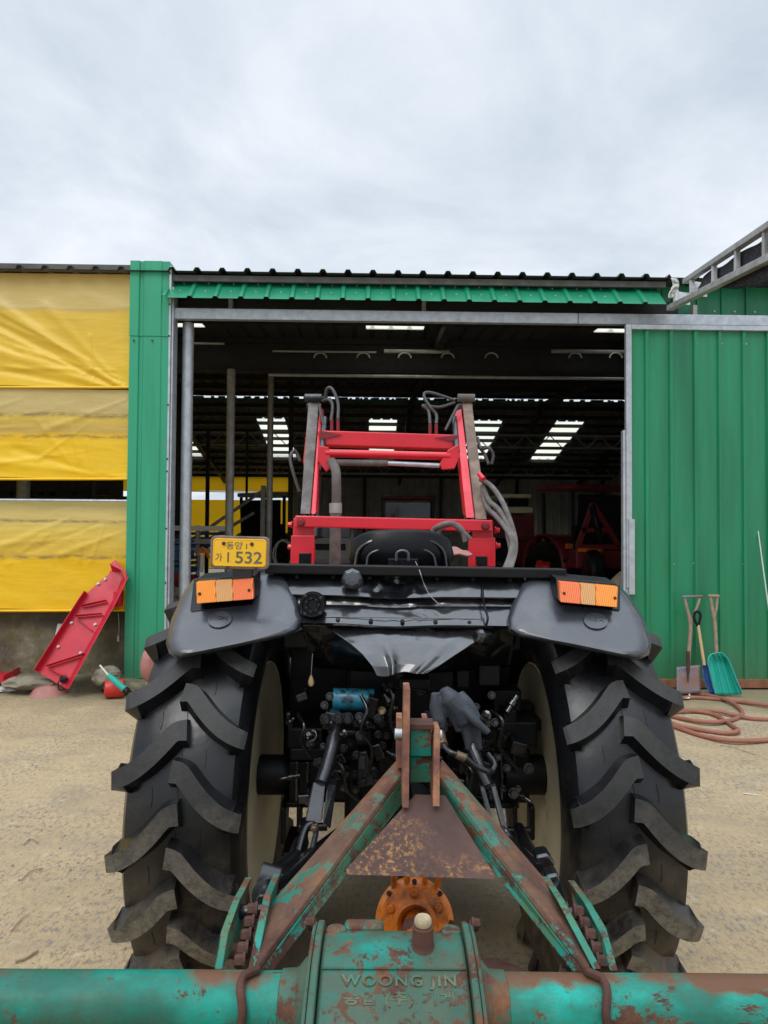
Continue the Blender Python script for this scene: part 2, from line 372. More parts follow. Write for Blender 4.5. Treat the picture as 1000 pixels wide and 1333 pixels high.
# ground: compacted sandy concrete
m = Mat('sandy worn concrete', .9)
k = m.ramp(m.noise(.55, 8, .65), [(.3, (.34, .245, .138)), (.5, (.44, .328, .188)), (.7, (.53, .41, .245))])
k = m.mix(m.ramp(m.noise(2.1, 8, .7, (1, 1.6, 1)), [(.48, 0), (.68, .7)]), k, (.28, .235, .165))
k = m.mix(m.ramp(m.noise(9, 7, .7), [(.55, 0), (.68, .45)]), k, (.58, .50, .36))
spk = m.ramp(m.voro(120), [(.0, .8), (.22, .6), (.36, 0)]); msk = m.ramp(m.noise(3.5, 6, .7), [(.42, .15), (.62, .95)])
k = m.mix(m.math('MULTIPLY', spk, msk), k, m.ramp(m.voro(120, out='Color'), [(.2, (.14, .13, .12)), (.5, (.26, .23, .2)), (.9, (.62, .55, .42))]))
spk2 = m.ramp(m.noise(130, 3, .7), [(.56, 0), (.66, .6)]); k = m.mix(spk2, k, (.20, .165, .11)); st_ = m.math('MULTIPLY', m.ramp(m.noise(48, 6, .75, (1, .55, 1)), [(.5, 0), (.58, .9)]), m.ramp(m.noise(2.3, 5, .7), [(.36, .2), (.58, 1)])); k = m.mix(st_, k, (.19, .165, .135)); k = m.mix(m.ramp(m.noise(95, 3, .8), [(.6, 0), (.72, .4)]), k, (.64, .54, .39))
sp = m.n('ShaderNodeSeparateXYZ'); m.l(m.pos, sp.inputs[0])
# shed floor: indoor shade painted dark, damp green dirt along the wall foot
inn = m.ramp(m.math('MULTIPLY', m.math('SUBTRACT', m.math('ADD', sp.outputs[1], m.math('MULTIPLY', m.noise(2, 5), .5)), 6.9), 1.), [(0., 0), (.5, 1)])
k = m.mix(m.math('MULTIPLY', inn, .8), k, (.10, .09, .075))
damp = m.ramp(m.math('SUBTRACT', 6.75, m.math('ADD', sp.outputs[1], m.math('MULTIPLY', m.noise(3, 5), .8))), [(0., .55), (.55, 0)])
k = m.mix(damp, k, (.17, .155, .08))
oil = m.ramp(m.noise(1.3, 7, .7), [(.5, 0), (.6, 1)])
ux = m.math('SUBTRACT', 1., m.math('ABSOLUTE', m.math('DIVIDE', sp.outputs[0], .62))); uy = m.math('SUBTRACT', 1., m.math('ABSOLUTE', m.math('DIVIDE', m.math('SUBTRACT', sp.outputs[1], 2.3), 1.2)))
under_shade = m.ramp(m.math('MINIMUM', ux, uy), [(0., 0), (.35, .55)])  # the tractor's shadow, painted into the ground colour
k = m.mix(under_shade, k, (.17, .14, .105))
crk = m.ramp(m.voro(.45, feat='DISTANCE_TO_EDGE'), [(0., .6), (.006, 0)]); crk = m.math('MULTIPLY', crk, m.ramp(m.noise(1.7, 4), [(.5, 0), (.56, 1)])); k = m.mix(.0, k, k)
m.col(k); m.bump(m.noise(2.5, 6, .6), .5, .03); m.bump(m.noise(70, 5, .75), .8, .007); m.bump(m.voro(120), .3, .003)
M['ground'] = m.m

# mossy concrete
m = Mat('mossy concrete', .95)
k = m.ramp(m.noise(3, 8, .7), [(.35, (.07, .065, .05)), (.55, (.19, .17, .12)), (.75, (.36, .32, .23))])
k = m.mix(m.ramp(m.noise(9, 8, .75, (1, 1, .8)), [(.46, 0), (.6, .8)]), k, (.13, .115, .035))
sp = m.n('ShaderNodeSeparateXYZ'); m.l(m.pos, sp.inputs[0])
k = m.mix(m.ramp(m.math('ADD', sp.outputs[2], m.math('MULTIPLY', m.noise(6, 5), .15)), [(.58, 0), (.68, .6)]), k, (.025, .025, .024))  # near black towards the top of the low wall
m.col(k); m.bump(m.noise(25, 6, .7), .8, .015); M['moss'] = m.m

# tyre rubber, dusted with dried mud
def tyre_mat():
    m = Mat('tyre rubber', .28, spec=.5)
    sp = m.n('ShaderNodeSeparateXYZ'); m.l(m.pos, sp.inputs[0]); zn = m.math('ADD', sp.outputs[2], m.math('MULTIPLY', m.noise(4, 5), .5))
    low = m.ramp(zn, [(.5, 1), (1.15, .0)])
    d = m.math('MULTIPLY', low, m.ramp(m.noise(11, 9, .75), [(.40, .0), (.60, .9)]))
    k = m.ramp(m.noise(8, 6), [(.3, (.004, .0042, .005)), (.75, (.009, .0095, .011))])
    k = m.mix(m.math('MULTIPLY', m.ramp(m.noise(17, 8, .8), [(.56, 0), (.72, .5)]), .35), k, (.12, .10, .07))
    k = m.mix(d, k, (.14, .105, .065))
    m.col(k); m.rough(m.mix(d, m.ramp(m.noise(6, 5), [(.3, .22), (.7, .42)]), .85)); m.bump(m.noise(60, 5, .7), .12, .003); m.bump(m.noise(9, 4), .15, .01); return m.m
M['tyre'] = tyre_mat()
m = Mat('lug face rubber with dried mud', .75, spec=.35)
sp = m.n('ShaderNodeSeparateXYZ'); m.l(m.pos, sp.inputs[0]); zn = m.math('ADD', sp.outputs[2], m.math('MULTIPLY', m.noise(5, 6), .35))
d = m.ramp(zn, [(.60, 1), (1.15, .08)]); d = m.math('MULTIPLY', d, m.ramp(m.noise(34, 9, .85), [(.36, .2), (.56, 1)]))
k = m.mix(d, m.ramp(m.noise(9, 6), [(.3, (.009, .0095, .011)), (.75, (.018, .019, .022))]), (.25, .22, .165)); m.col(k)
m.rough(m.mix(d, .5, .9)); m.bump(m.noise(90, 5, .7), .3, .003); M['lug'] = m.m

# peeling turquoise paint over rust
def tiller_mat(name, amount=.5, sc=9., bright=1., stretch=(1,1,1), tint=(.025, .085, .055), tamt=.8, cover=0., rb=1.):
    m = Mat(name, .5, spec=.3)
    paint = m.ramp(m.noise(4, 5), [(.35, (.003*bright, .12*bright, .085*bright)), (.5, (.003*bright, .24*bright, .18*bright)), (.68, (.006, .42*bright, .35*bright))])
    paint = m.mix(m.ramp(m.noise(7, 8, .72, stretch), [(.42+cover, 0), (.62+cover, tamt)]), paint, tint); paint = m.mix(m.ramp(m.noise(45, 6, .75), [(.52, 0), (.7, .6)]), paint, (.05, .10, .06))
    rust = m.ramp(m.noise(15, 7, .7), [(.3, (.035, .017, .014)), (.48, (.085, .036, .025)), (.6, (.14, .062, .032)), (.75, (.22, .10, .045))]); rust = m.mix(m.ramp(m.noise(5, 6, .7), [(.45, 0), (.7, .6)]), rust, (.095, .07, .045))
    if rb != 1: rust = m.mix(1., rust, (rb, rb, rb), 'MULTIPLY')
    ns = m.noise(sc, 12, .76, stretch, .25); mask = m.ramp(ns, [(amount-.012, 0), (amount+.012, 1)])
    fine = m.ramp(m.noise(sc*6, 8, .75), [(.60, 0), (.64, 1)])
    mask = m.math('MAXIMUM', mask, fine)
    dust = m.ramp(m.noise(6, 6, .7), [(.5, 0), (.8, .3)])
    k = m.mix(mask, paint, rust); k = m.mix(dust, k, (.12, .085, .05))
    m.col(k); m.rough(m.mix(mask, m.ramp(m.noise(9, 6), [(.3, .38), (.7, .7)]), .88)); m.bump(mask, -.35, .002); m.bump(m.noise(80, 5, .7), .3, .002); return m.m
M['tube_paint'] = tiller_mat('peeling turquoise paint', .548, 6, 1., (.6, 1.3, 1.3))
M['leg_paint'] = tiller_mat('mostly rusted green paint', .445, 8, .8, tint=(.10, .10, .06), tamt=.9, rb=1.25)
M['mast_rust'] = tiller_mat('orange brown rubbed rust', .36, 8, .7, (1, 1, .6), tint=(.2, .14, .08), tamt=.9, rb=2.3)
def ridge_rust(mt):
    t = mt.node_tree; b_ = t.nodes['Principled BSDF']; src = b_.inputs['Base Color'].links[0].from_socket
    g_ = t.nodes.new('ShaderNodeNewGeometry'); s_ = t.nodes.new('ShaderNodeSeparateXYZ'); t.links.new(g_.outputs['Position'], s_.inputs[0])
    nz = t.nodes.new('ShaderNodeTexNoise'); nz.inputs['Scale'].default_value = 9; nz.inputs['Detail'].default_value = 8; t.links.new(g_.outputs['Position'], nz.inputs['Vector'])
    ad = t.nodes.new('ShaderNodeMath'); ad.operation = 'MULTIPLY_ADD'; t.links.new(nz.outputs[0], ad.inputs[0]); ad.inputs[1].default_value = .05; t.links.new(s_.outputs[2], ad.inputs[2])
    mr = t.nodes.new('ShaderNodeMapRange'); t.links.new(ad.outputs[0], mr.inputs[0]); mr.inputs[1].default_value = .879; mr.inputs[2].default_value = .884
    mx = t.nodes.new('ShaderNodeMix'); mx.data_type = 'RGBA'; t.links.new(mr.outputs[0], mx.inputs[0]); t.links.new(src, mx.inputs[6]); mx.inputs[7].default_value = (.13, .062, .032, 1); t.links.new(mx.outputs[2], b_.inputs['Base Color'])
ridge_rust(M['tube_paint'])
M['leg_green'] = tiller_mat('chipped green edge paint', .51, 13, .7, tint=(.07, .14, .06), tamt=.9)
M['cast_paint'] = tiller_mat('weathered turquoise casting', .54, 17, .7, tint=(.05, .09, .06), tamt=1., cover=-.08)
M['cast_letters'] = tiller_mat('worn casting letters', .50, 22, .6, tint=(.16, .13, .06), tamt=1.)
m = Mat('rusty gusset steel', .8)
k = m.ramp(m.noise(6, 7, .65), [(.35, (.045, .022, .018)), (.6, (.09, .045, .034))])
sp = m.n('ShaderNodeSeparateXYZ'); m.l(m.pos, sp.inputs[0]); hh = m.ramp(m.math('ADD', sp.outputs[2], m.math('MULTIPLY', m.noise(14, 7, .7), .16)), [(1.006, 0), (1.05, .8)])
k = m.mix(hh, k, m.ramp(m.noise(26, 7, .75), [(.4, (.012, .17, .125)), (.6, (.07, .15, .10))])); k = m.mix(m.math('MULTIPLY', m.ramp(m.noise(90, 4, .8), [(.5, 0), (.62, 1)]), m.ramp(m.noise(5, 3), [(.45, 0), (.6, 1)])), k, (.33, .16, .05))
m.col(k); m.bump(m.noise(70, 6, .7), .4, .003); M['gusset'] = m.m
# licence plate
m = Mat('yellow plate', .4, 0, .2); m.col(m.mix(m.ramp(m.noise(30, 6), [(.5, 0), (.85, .5)]), (.86, .48, .006), (.75, .38, .01))); M['plate'] = m.m

# ================================================================== SETTING
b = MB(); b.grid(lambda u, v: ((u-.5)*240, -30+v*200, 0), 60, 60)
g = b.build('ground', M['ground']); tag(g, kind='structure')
# loose grit on the yard
b = MB()
for i in range(1500):
    Y = random.uniform(1.9, 6.3)**1.0; X = random.uniform(-.62, .62)*Y*1.05
    r = random.choice((.002, .003, .003, .004, .006))*random.uniform(.7, 1.2)
    if abs(X) < .95 and Y > 3: continue
    z = r*.3; c = Vector((X, Y, z)); k = random.uniform(0, PI); q = [c+Vector((math.cos(k+a)*r*random.uniform(.7, 1.3), math.sin(k+a)*r*random.uniform(.7, 1.3), 0)) for a in (0, 1.57, 3.14, 4.71)]
    t = b.v(c+Vector((0, 0, r*.8))); qv = [b.v(p) for p in q]
    for j in range(4): b.f([qv[j], qv[(j+1) % 4], t])
tag(b.build('grit', M['stone']), 'loose grit scattered over the sandy yard', 'grit', kind='stuff')

# ================================================================== THE SHED
YE = 6.7; zE = BP(500, 356, YE).z; SL = (BP(500, 517, 16.2).z-zE)/(16.2-YE)
def zf(y): return zE+SL*(y-YE)
XL, XR = -12.0, 7.6
shed = thing('farm_shed', BM @ Vector((0, 7, 0)), 'large open fronted farm machinery shed with green ribbed cladding and a dark steel roofed interior', 'shed')
# underside, with translucent strips left open in it
def strips(mb, x0, x1, y0, y1, zfun, holes, dz=-.015):
    xs = sorted({x0, x1, *[h[0] for h in holes], *[h[1] for h in holes]}); ys = sorted({y0, y1, *[h[2] for h in holes], *[h[3] for h in holes]})
    for i in range(len(xs)-1):
        for j in range(len(ys)-1):
            cxx, cyy = (xs[i]+xs[i+1])/2, (ys[j]+ys[j+1])/2
            if any(h[0] < cxx < h[1] and h[2] < cyy < h[3] for h in holes): continue
            mb.f([mb.v((x, y, zfun(y)+dz)) for x, y in ((xs[i], ys[j]), (xs[i+1], ys[j]), (xs[i+1], ys[j+1]), (xs[i], ys[j+1]))])
def zb(y): return BP(500, 520, 16).z-.235*(y-16)
YB = 21.9
M['roof_in_front'] = simple('shaded roof underside', (.05, .052, .055), .7, 0, .25, 1.2, .1)  # darker copy of the roof underside: interior shade put into the colour
def holed_roof(name, y0, y1, zfun, holes, inn='roof_in'):
    """ribbed sheets between the translucent ones"""
    sl = (zfun(y1)-zfun(y0))/(y1-y0)
    b = MB(BM); xs = sorted({XL, XR, *[h[0] for h in holes], *[h[1] for h in holes]})
    for i in range(len(xs)-1):
        cxx = (xs[i]+xs[i+1])/2; hs = [h for h in holes if h[0] < cxx < h[1]]
        segs = []; y = y0
        for h in sorted(hs, key=lambda q: q[2]): segs.append((y, h[2])); y = h[3]
        segs.append((y, y1))
        for a, c in segs:
            if c-a > .01: b.corr((xs[i], a, zfun(a)), (1,0,0), (0,1,sl), (0,-sl,1), xs[i+1]-xs[i], (c-a)*math.sqrt(1+sl*sl), .245, .075, .035, .034, phase=(-(xs[i]-XL)) % .245)
    o = b.build(name, [M['roof_out'], M[inn]], shed, solid=.004); o.modifiers['s'].material_offset = 1; o.modifiers['s'].material_offset_rim = 0; return o
fh = [(-2.75, -2.2, 8.75, 9.1), (-.08, .68, 8.75, 9.08), (2.95, 3.6, 8.8, 9.1)]
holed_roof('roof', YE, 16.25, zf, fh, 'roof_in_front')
bh = [(x+.34, x+1.04, 17.2, 20.0) for x in (-8.4, -5.9, -3.2, -.4, 2.24, 4.3)]
holed_roof('roof', 16.0, YB, zb, bh)
for hs, zfun in ((fh, zf), (bh, zb)):
    for h in hs:
        b = MB(BM); b.f([b.v((x, y, zfun(y)-.01)) for x, y in ((h[0], h[2]), (h[1], h[2]), (h[1], h[3]), (h[0], h[3]))]); b.build('skylight', M['skylight'], shed)
# blocks closing most of the ridge slit
b = MB(BM); z0 = zb(16.02); b.box(((XL+XR)/2, 16.1, z0-.012), (XR-XL, .03, .05)); x = XL
while x < XR:
    wd = random.choice((.07, .07, .10, .16, .3)); b.box((x+wd/2, 16.1, z0+.036), (wd, .028, .055)); x += wd+random.choice((.10, .14, .17))
b.build('ridge_flashing', M['green_eave'], shed)
# purlins under both slopes
y = 16.3
while y < YB:
    b = MB(BM); b.box(((XL+XR)/2, y, zb(y)-.05), (XR-XL, .05, .085)); b.build('purlin', M['purlin'], shed); y += .53
for y in (7.6, 8.5, 9.7, 10.8, 12, 13.2, 14.4, 15.5):
    b = MB(BM); b.box(((XL+XR)/2, y, zf(y)-.05), (XR-XL, .05, .08)); b.build('purlin', M['purlin'], shed)
# cross girders
def bz(py, y): return BP(500, py, y).z
for (yy, p0, p1) in ((9.75, 449, 486),):
    b = MB(BM); z1, z0 = bz(p0, yy), bz(p1, yy); b.box(((XL+XR)/2, yy, (z0+z1)/2), (XR-XL, .02, z1-z0)); b.box(((XL+XR)/2, yy, z1), (XR-XL, .14, .02)); b.box(((XL+XR)/2, yy, z0), (XR-XL, .14, .02))
    b.build('girder', M['purlin'], shed)
for (px0, px1, py, yy, r) in ((350, 812, 488, 9.3, .022), (500, 585, 457, 9.3, .028), (718, 812, 457, 9.3, .028), (250, 292, 447, 9.3, .016), (355, 490, 457, 9.3, .014)):
    b = MB(BM); p, q = BP(px0, py, yy), BP(px1, py, yy); q.z = p.z; b.cyl(p, q, r, 8); b.build('conduit_pipe', M['galv_dull'], shed)
for px in (527, 583, 640, 749, 802, 473, 417):
    c = BP(px, 466, 9.25); b = MB(BM); b.tube([c+Vector((math.cos(a)*.085, 0, math.sin(a)*.07)) for a in [PI*k/10 for k in range(11)]], .012, 6); b.build('hanger_hoop', M['galv_dull'], shed)
# lattice trusses
def truss(yy, x0, x1, zt, zbm, pitch=.62):
    b = MB(BM); b.box(((x0+x1)/2, yy, zt), (x1-x0, .05, .045)); b.box(((x0+x1)/2, yy, zbm), (x1-x0, .05, .045)); x = x0; up = True
    while x < x1-.1:
        xn = min(x+pitch/2, x1); a, c = (x, yy, zbm if up else zt), (xn, yy, zt if up else zbm); b.cyl(a, c, .013, 6); x = xn; up = not up
    b.build('roof_truss', M['galv_dull'], shed)
truss(17.0, XL, XR, bz(565, 17), bz(581, 17)); truss(20.6, XL, XR, bz(602, 20.6), bz(617, 20.6))
# raking rafters
for x in (-9, -4.6, .9, 4.0, 6.6):
    b = MB(BM); b.beam((x, 16.2, zb(16.2)-.16), (x, YB, zb(YB)-.16), .09, .12); b.beam((x, YE+.5, zf(YE+.5)-.18), (x, 16.2, zf(16.2)-.18), .09, .12); b.build('rafter', M['purlin'], shed)
# back wall, right wall
zbk = zb(YB)
b = MB(BM); b.corr((-2.55, YB, 0), (1,0,0), (0,0,1), (0,-1,0), XR+2.55, zbk, .245, .08, .03, .03); b.build('back_wall', M['grey_wall'], shed)
b = MB(BM); b.corr((XR, YE+.35, 0), (0,1,0), (0,0,1), (-1,0,0), YB-YE-.3, zbk+.1, .245, .08, .03, .03)
b.prism([(XR, YE+.35, zbk), (XR, YB, zbk), (XR, 16.1, zb(16.1)), (XR, YE+.35, zf(YE+.35))], (.02, 0, 0)); b.build('side_wall', M['grey_wall'], shed)
b = MB(BM); b.prism([(XL, YE+.35, 0), (XL, YB, 0), (XL, YB, zbk), (XL, 16.1, zb(16.1)), (XL, YE+.35, zf(YE+.35))], (.02, 0, 0)); b.build('side_wall', M['grey_wall'], shed)
for x in (-.2, 2.2, 4.6, 7.3):
    b = MB(BM); b.box((x, YB-.25, zbk/2), (.1, .1, zbk)); b.build('wall_post', M['purlin'], shed)
b = MB(BM); b.box((-6.9, YB-.05, BP(300, 616, YB).z+.35), (9.2, .03, .5)); b.build('back_fascia', M['grey_wall'], shed)
# pipe columns
for (px, yy, r, ptop, mk) in ((242, 6.97, .056, 421, 'galv'), (299, 9.2, .055, 481, 'galv_dull'), (351, 11.2, .05, 455, 'galv_dull'), (378, 13.6, .045, 480, 'purlin'), (270, 15.5, .045, 560, 'purlin'), (321, 16.3, .03, 560, 'purlin'), (231, 13.2, .05, 500, 'purlin'), (30, 10.0, .09, 500, 'galv_dull'), (50, 15, .12, 500, 'purlin'), (85, 13, .1, 500, 'purlin'), (122, 10.8, .05, 500, 'purlin')):
    p = BP(px, 650, yy); b = MB(BM); zt = BP(px, ptop, yy).z; b.cyl((p.x, yy, 0), (p.x, yy, zt), r, 20); b.box((p.x, yy, .006), (r*3.6, r*3.6, .012))
    b.build('column', M[mk], shed, smooth=True)
# gutter board behind the roof edge, eave strip and soffit
xa, xb = BP(222, 380, 6.9).x, BP(872, 380, 6.9).x
b = MB(BM); b.b2((BP(222, 360, 6.8).x, 6.76, bz(369, 6.76)), (xb-.1, 6.80, bz(361.5, 6.76))); b.build('fascia_board', M['fascia'], shed)
p0 = BP(500, 367, 6.92); p1 = BP(500, 391, 6.62)
e = (Vector((0, 6.62, p1.z))-Vector((0, 6.92, p0.z)))
b = MB(BM); b.corr((xa, 6.92, p0.z), (1,0,0), e, (0, -abs(e.z), -e.y+0.0) if False else Vector((0, e.z, -e.y)), BP(858, 385, 6.8).x-xa, e.length, .245, .06, .03, .022, phase=.02)
b.build('eave_strip', M['green_eave'], shed, solid=.003)
bolts('screw', [Vector((xa+.15+k*.245, 6.92, p0.z))+e*dy+Vector((0, e.z, -e.y)).normalized()*.004 for k in range(18) for dy in (.25, .68)], (0, e.z, -e.y), .008, .007, M['galv'], shed, M_=BM)
b = MB(BM); b.b2((xa, 6.93, bz(404, 6.95)), (xb+.1, 7.08, bz(389, 6.95))); b.build('lintel', M['steel_dark'], shed)
# door track
x0 = BP(228, 410, 6.84).x; zt, zl = bz(406, 6.84), bz(420, 6.84)
b = MB(BM)
b.b2((x0, 6.79, zl), (2.05, 6.86, zt)); b.b2((2.054, 6.79, zl), (XR, 6.86, zt))
b.build('door_track', M['galv'], shed, bevel=.006)
for px in (552, 300, 905): q = BP(px, 404, 6.87); b = MB(BM); b.b2((q.x-.02, 6.865, zt-.05), (q.x+.02, 6.93, zt+.12)); b.build('track_bracket', M['galv_dull'], shed)
# sliding door
dx0 = BP(813, 500, 6.74).x; dz0, dz1 = bz(884, 6.74)+.0, bz(426, 6.74); dx1 = 4.9
b = MB(BM); b.corr((dx0+.06, 6.735, dz0), (1,0,0), (0,0,1), (0,-1,0), dx1-dx0-.06, dz1-dz0, .242, .05, .028, .026, phase=.155, segs=1)
door = b.build('sliding_door', M['green'], shed, solid=.002)
b = MB(BM); b.b2((dx0, 6.69, BP(815, 765, 6.74).z), (dx0+.055, 6.74, dz1+.045)); b.b2((dx0+.058, 6.69, dz1), (dx1, 6.74, dz1+.045)); b.b2((dx0-.028, 6.70, BP(815, 778, 6.74).z), (dx0-.003, 6.76, BP(815, 560, 6.7).z))
b.b2((dx0+.0, 6.70, .05), (dx0+.03, 6.738, BP(815, 765, 6.74).z-.003)); b.build('door_frame', M['galv'], door, bevel=.003)
b = MB(BM); b.b2((dx0+.02, 6.675, BP(815, 773, 6.74).z), (dx0+.075, 6.689, BP(815, 676, 6.74).z)); b.build('guide_plate', M['galv'], door)
bolts('screw', [(dx0+.22+k*.242+random.uniform(-.02, .02), 6.733, zz+random.uniform(-.01, .01)) for k in range(8) for zz in (bz(441, 6.7), bz(732, 6.7))], (0,-1,0), .011, .009, M['galv'], door, M_=BM)
b = MB(BM); b.b2((dx0+.3, 6.70, bz(893, 6.74)), (dx1, 6.732, bz(882, 6.74)-.003)); b.build('kick_board', M['kick'], door)
# wall above the door on the right
ux = BP(862, 390, 7.0).x
b = MB(BM); b.corr((ux, 7.0, dz1-.1), (1,0,0), (0,0,1), (0,-1,0), XR-ux, bz(360, 7.0)-dz1+.1, .255, .03, .02, .022, phase=.11); b.build('front_wall', M['green'], shed, solid=.002)
b = MB(BM); b.corr((4.7, 7.0, 0), (1,0,0), (0,0,1), (0,-1,0), XR-4.7, dz1-.12, .245, .05, .03, .02); b.build('front_wall', M['green'], shed, solid=.002)
b = MB(BM); b.b2((BP(845, 380, 7.0).x, 6.98, bz(408, 7)), (BP(860, 380, 7.0).x, 7.05, bz(366, 7))); b.build('corner_trim', M['green'], shed)
bolts('screw', [(ux+.12+k*.21, 6.995, bz(400, 7)) for k in range(6)], (0,-1,0), .010, .008, M['galv'], shed, M_=BM)
# green flashing post on the left of the opening
gx0, gx1 = BP(166, 600, 6.74).x, BP(217, 600, 6.74).x; gz0, gz1 = bz(884, 6.74), bz(344, 6.74)
zj = bz(441, 6.74)
prof = [(gx0, 6.98), (gx0, 6.74), (gx0+.085, 6.74), (gx0+.095, 6.755), (gx0+.125, 6.755), (gx0+.135, 6.742), (gx0+.30, 6.742), (gx0+.312, 6.752), (gx1, 6.752), (gx1, 6.98)]
b = MB(BM); b.prism([(x, y, gz0) for x, y in prof], (0, 0, zj-gz0-.002))
post = b.build('flashing_post', M['green_post'], shed)
b = MB(BM); b.prism([(x+(-.002 if i < 2 else .0), y-.006, zj) for i, (x, y) in enumerate(prof)], (0, 0, gz1-zj)); b.build('flashing_upper', M['green_post'], post)
b = MB(BM); b.b2((gx1+.004, 6.73, gz0), (gx1+.022, 6.9, gz1-.05)); b.b2((gx1+.025, 6.75, gz0+.4), (gx1+.042, 6.9, gz1-.25)); b.build('edge_trim', M['galv'], post)
bolts('rusty_screw', [(gx1+.008, 6.728, bz(py, 6.74)) for py in (360, 400, 441, 530, 600, 616, 690, 760, 830)]+[BP(px, 443, 6.73) for px in (174, 198)], (0,-1,0), .007, .01, M['rust'], post, M_=BM)
# roof edge trim on the left bay
b = MB(BM); b.b2((XL, 6.74, bz(358, 6.74)), (gx0-.005, 6.78, bz(349.5, 6.74))); b.build('fascia_board', M['fascia'], shed)
b = MB(BM); b.b2((XL, 6.82, bz(360.5, 6.82)), (gx0-.005, 6.85, bz(358, 6.82))); b.build('eave_rail', M['galv_dull'], shed)
b = MB(BM); zz = bz(655, 6.84); b.cyl((XL, 6.84, zz), (gx0-.005, 6.84, zz), .017, 12); b.build('curtain_rail', M['galv'], shed, smooth=True)

# low mossy wall and kerb
b = MB(BM); b.grid(lambda u, v: (lerp(XL, gx0+.3, u), 6.93-.01*noise.noise((u*60, v*8, 3)), lerp(0, bz(793, 6.93), v)), 90, 10)
b.b2((XL, 6.96, 0), (gx0+.3, 7.1, bz(793, 6.93)))
tag(b.build('low_wall', M['moss']), 'low mossy concrete wall darker along its top under the yellow tarps', 'wall')
b = MB(BM); b.grid(lambda u, v: (lerp(XL, gx1+.25, u), [6.52, 6.54, 6.60, 6.95][min(3, int(v*3+.01))]-.035*noise.noise((u*45, 0, 9))*(v < .9), [0, .055, .075, .09][min(3, int(v*3+.01))]+.02*noise.noise((u*70, v, 4))*(0 < v < 1)), 220, 3)
tag(b.build('kerb', M['moss'], smooth=True), kind='structure')

# yellow tarps of the left bay
Yel, Fad = (.86, .55, .006), (.60, .47, .16)
z_a, z_b, z_c = bz(362, 6.8), bz(508, 6.8), bz(404, 6.8)
M['tarp1'] = tarp('yellow tarp upper', [(z_b-.05, (.95, .61, .02)), (z_b+.25, (.92, .60, .04)), (z_c-.04, (.86, .58, .06)), (z_c, (.66, .46, .12)), (z_c+.03, (.74, .57, .20)), (z_a-.1, (.70, .52, .17)), (z_a, (.62, .42, .09))], .2)
z_d, z_e, z_f = bz(510, 6.8), bz(566, 6.8), bz(626, 6.8)
M['tarp2'] = tarp('yellow tarp middle', [(z_f, (1, .63, .003)), (z_e, (.95, .58, .006)), (z_e+.03, (.68, .46, .10)), (bz(542, 6.8), (.80, .56, .08)), (bz(538, 6.8), (.66, .51, .19)), (z_d, (.70, .55, .22))], .2, [(bz(541, 6.8)-.03, .035), (bz(568, 6.8)-.03, .03)])
z_g, z_h = bz(656, 6.8), bz(795, 6.8)
M['tarp3'] = tarp('yellow tarp lower', [(z_h, (1, .60, .003)), (bz(728, 6.8), (.98, .60, .004)), (bz(722, 6.8), (.82, .54, .05)), (bz(690, 6.8), (.84, .60, .10)), (bz(668, 6.8), (.74, .58, .2)), (z_g, (.45, .36, .12))], .2, [(bz(724, 6.8)-.03, .03), (bz(677, 6.8)-.03, .025)])
M['tarp_in'] = tarp('yellow tarp far', [(0, (.82, .48, .006)), (4, (.82, .46, .01))], .55)
def tarp_obj(name, x0, x1, zt, zb_, y, folds, mat, hang=.02, nu=130, nv=50, hem=True):
    def fn(u, v):
        x = lerp(x0, x1, 1-(1-u)**2.2); z = lerp(zb_, zt, v); d = 0
        for (ax, az, bx_, bz_, amp, wd) in folds:       # folds running from point a to point b
            dx, dz = bx_-ax, bz_-az; ll = dx*dx+dz*dz; t = max(0, min(1, ((x-ax)*dx+(z-az)*dz)/ll)); px, pz = ax+dx*t, az+dz*t
            ds = ((x-px)*-dz+(z-pz)*dx)/math.sqrt(ll)+(.0); dist = math.hypot(x-px, z-pz); fan = wd*(1.25-t*.9)
            d += amp*(1-.5*t)*math.exp(-(dist/fan)**2)*math.copysign(1, amp)*(1 if amp > 0 else -1)
        d += .012*noise.noise((x*1.3, z*2.6, 5))+.005*noise.noise((x*3, z*9+x*2, 1))
        sag = -.012*math.sin(u*PI*3)*(1-v)
        return (x, y-d-hang*(1-v)**3*1.0, z+sag)
    b = MB(BM); b.grid(fn, nu, nv)
    if hem: b.tube([(lerp(x0, x1, k/60), y-.01-hang, zb_-.004-.012*math.sin(k/60*PI*3)) for k in range(61)], .013, 8)
    return b.build(name, mat, smooth=True, angle=80)
def fz(px, py): q = BP(px, py, 6.8); return q.x, q.z
def fold(a, b_, amp, wd): return (*fz(*a), *fz(*b_), amp, wd)
xt = gx0-.004
f1 = [fold((-20, 385), (165, 507), .03, .05), (fold((-30, 410), (160, 508), -.025, .04)), fold((-60, 440), (150, 506), .022, .05), fold((-60, 470), (140, 508), -.018, .04), fold((60, 400), (165, 505), .014, .05), fold((-200, 430), (-20, 385), .03, .06), fold((-260, 505), (-20, 388), -.02, .06)]
rf = random.Random(11)
f1 += [fold((rf.uniform(-60, 120), rf.uniform(395, 500)), (rf.uniform(120, 165), rf.uniform(480, 506)), rf.uniform(.005, .012), rf.uniform(.012, .025)) for _ in range(14)]
t = tarp_obj('tarpaulin', XL, xt, z_a, z_b, 6.80, f1, M['tarp1'], nu=360, nv=70); tag(t, 'faded yellow tarp with long diagonal creases hanging under the roof edge', 'tarpaulin', 'yellow tarps of the left bay')
f2 = [fold((60, 560), (165, 520), .012, .03), fold((-20, 600), (165, 620), .012, .04), fold((20, 585), (150, 622), -.01, .03), fold((-100, 560), (30, 520), .012, .03)]
f2 += [fold((rf.uniform(-40, 120), rf.uniform(540, 610)), (rf.uniform(60, 165), rf.uniform(515, 622)), rf.uniform(.003, .008), rf.uniform(.012, .025)) for _ in range(12)]
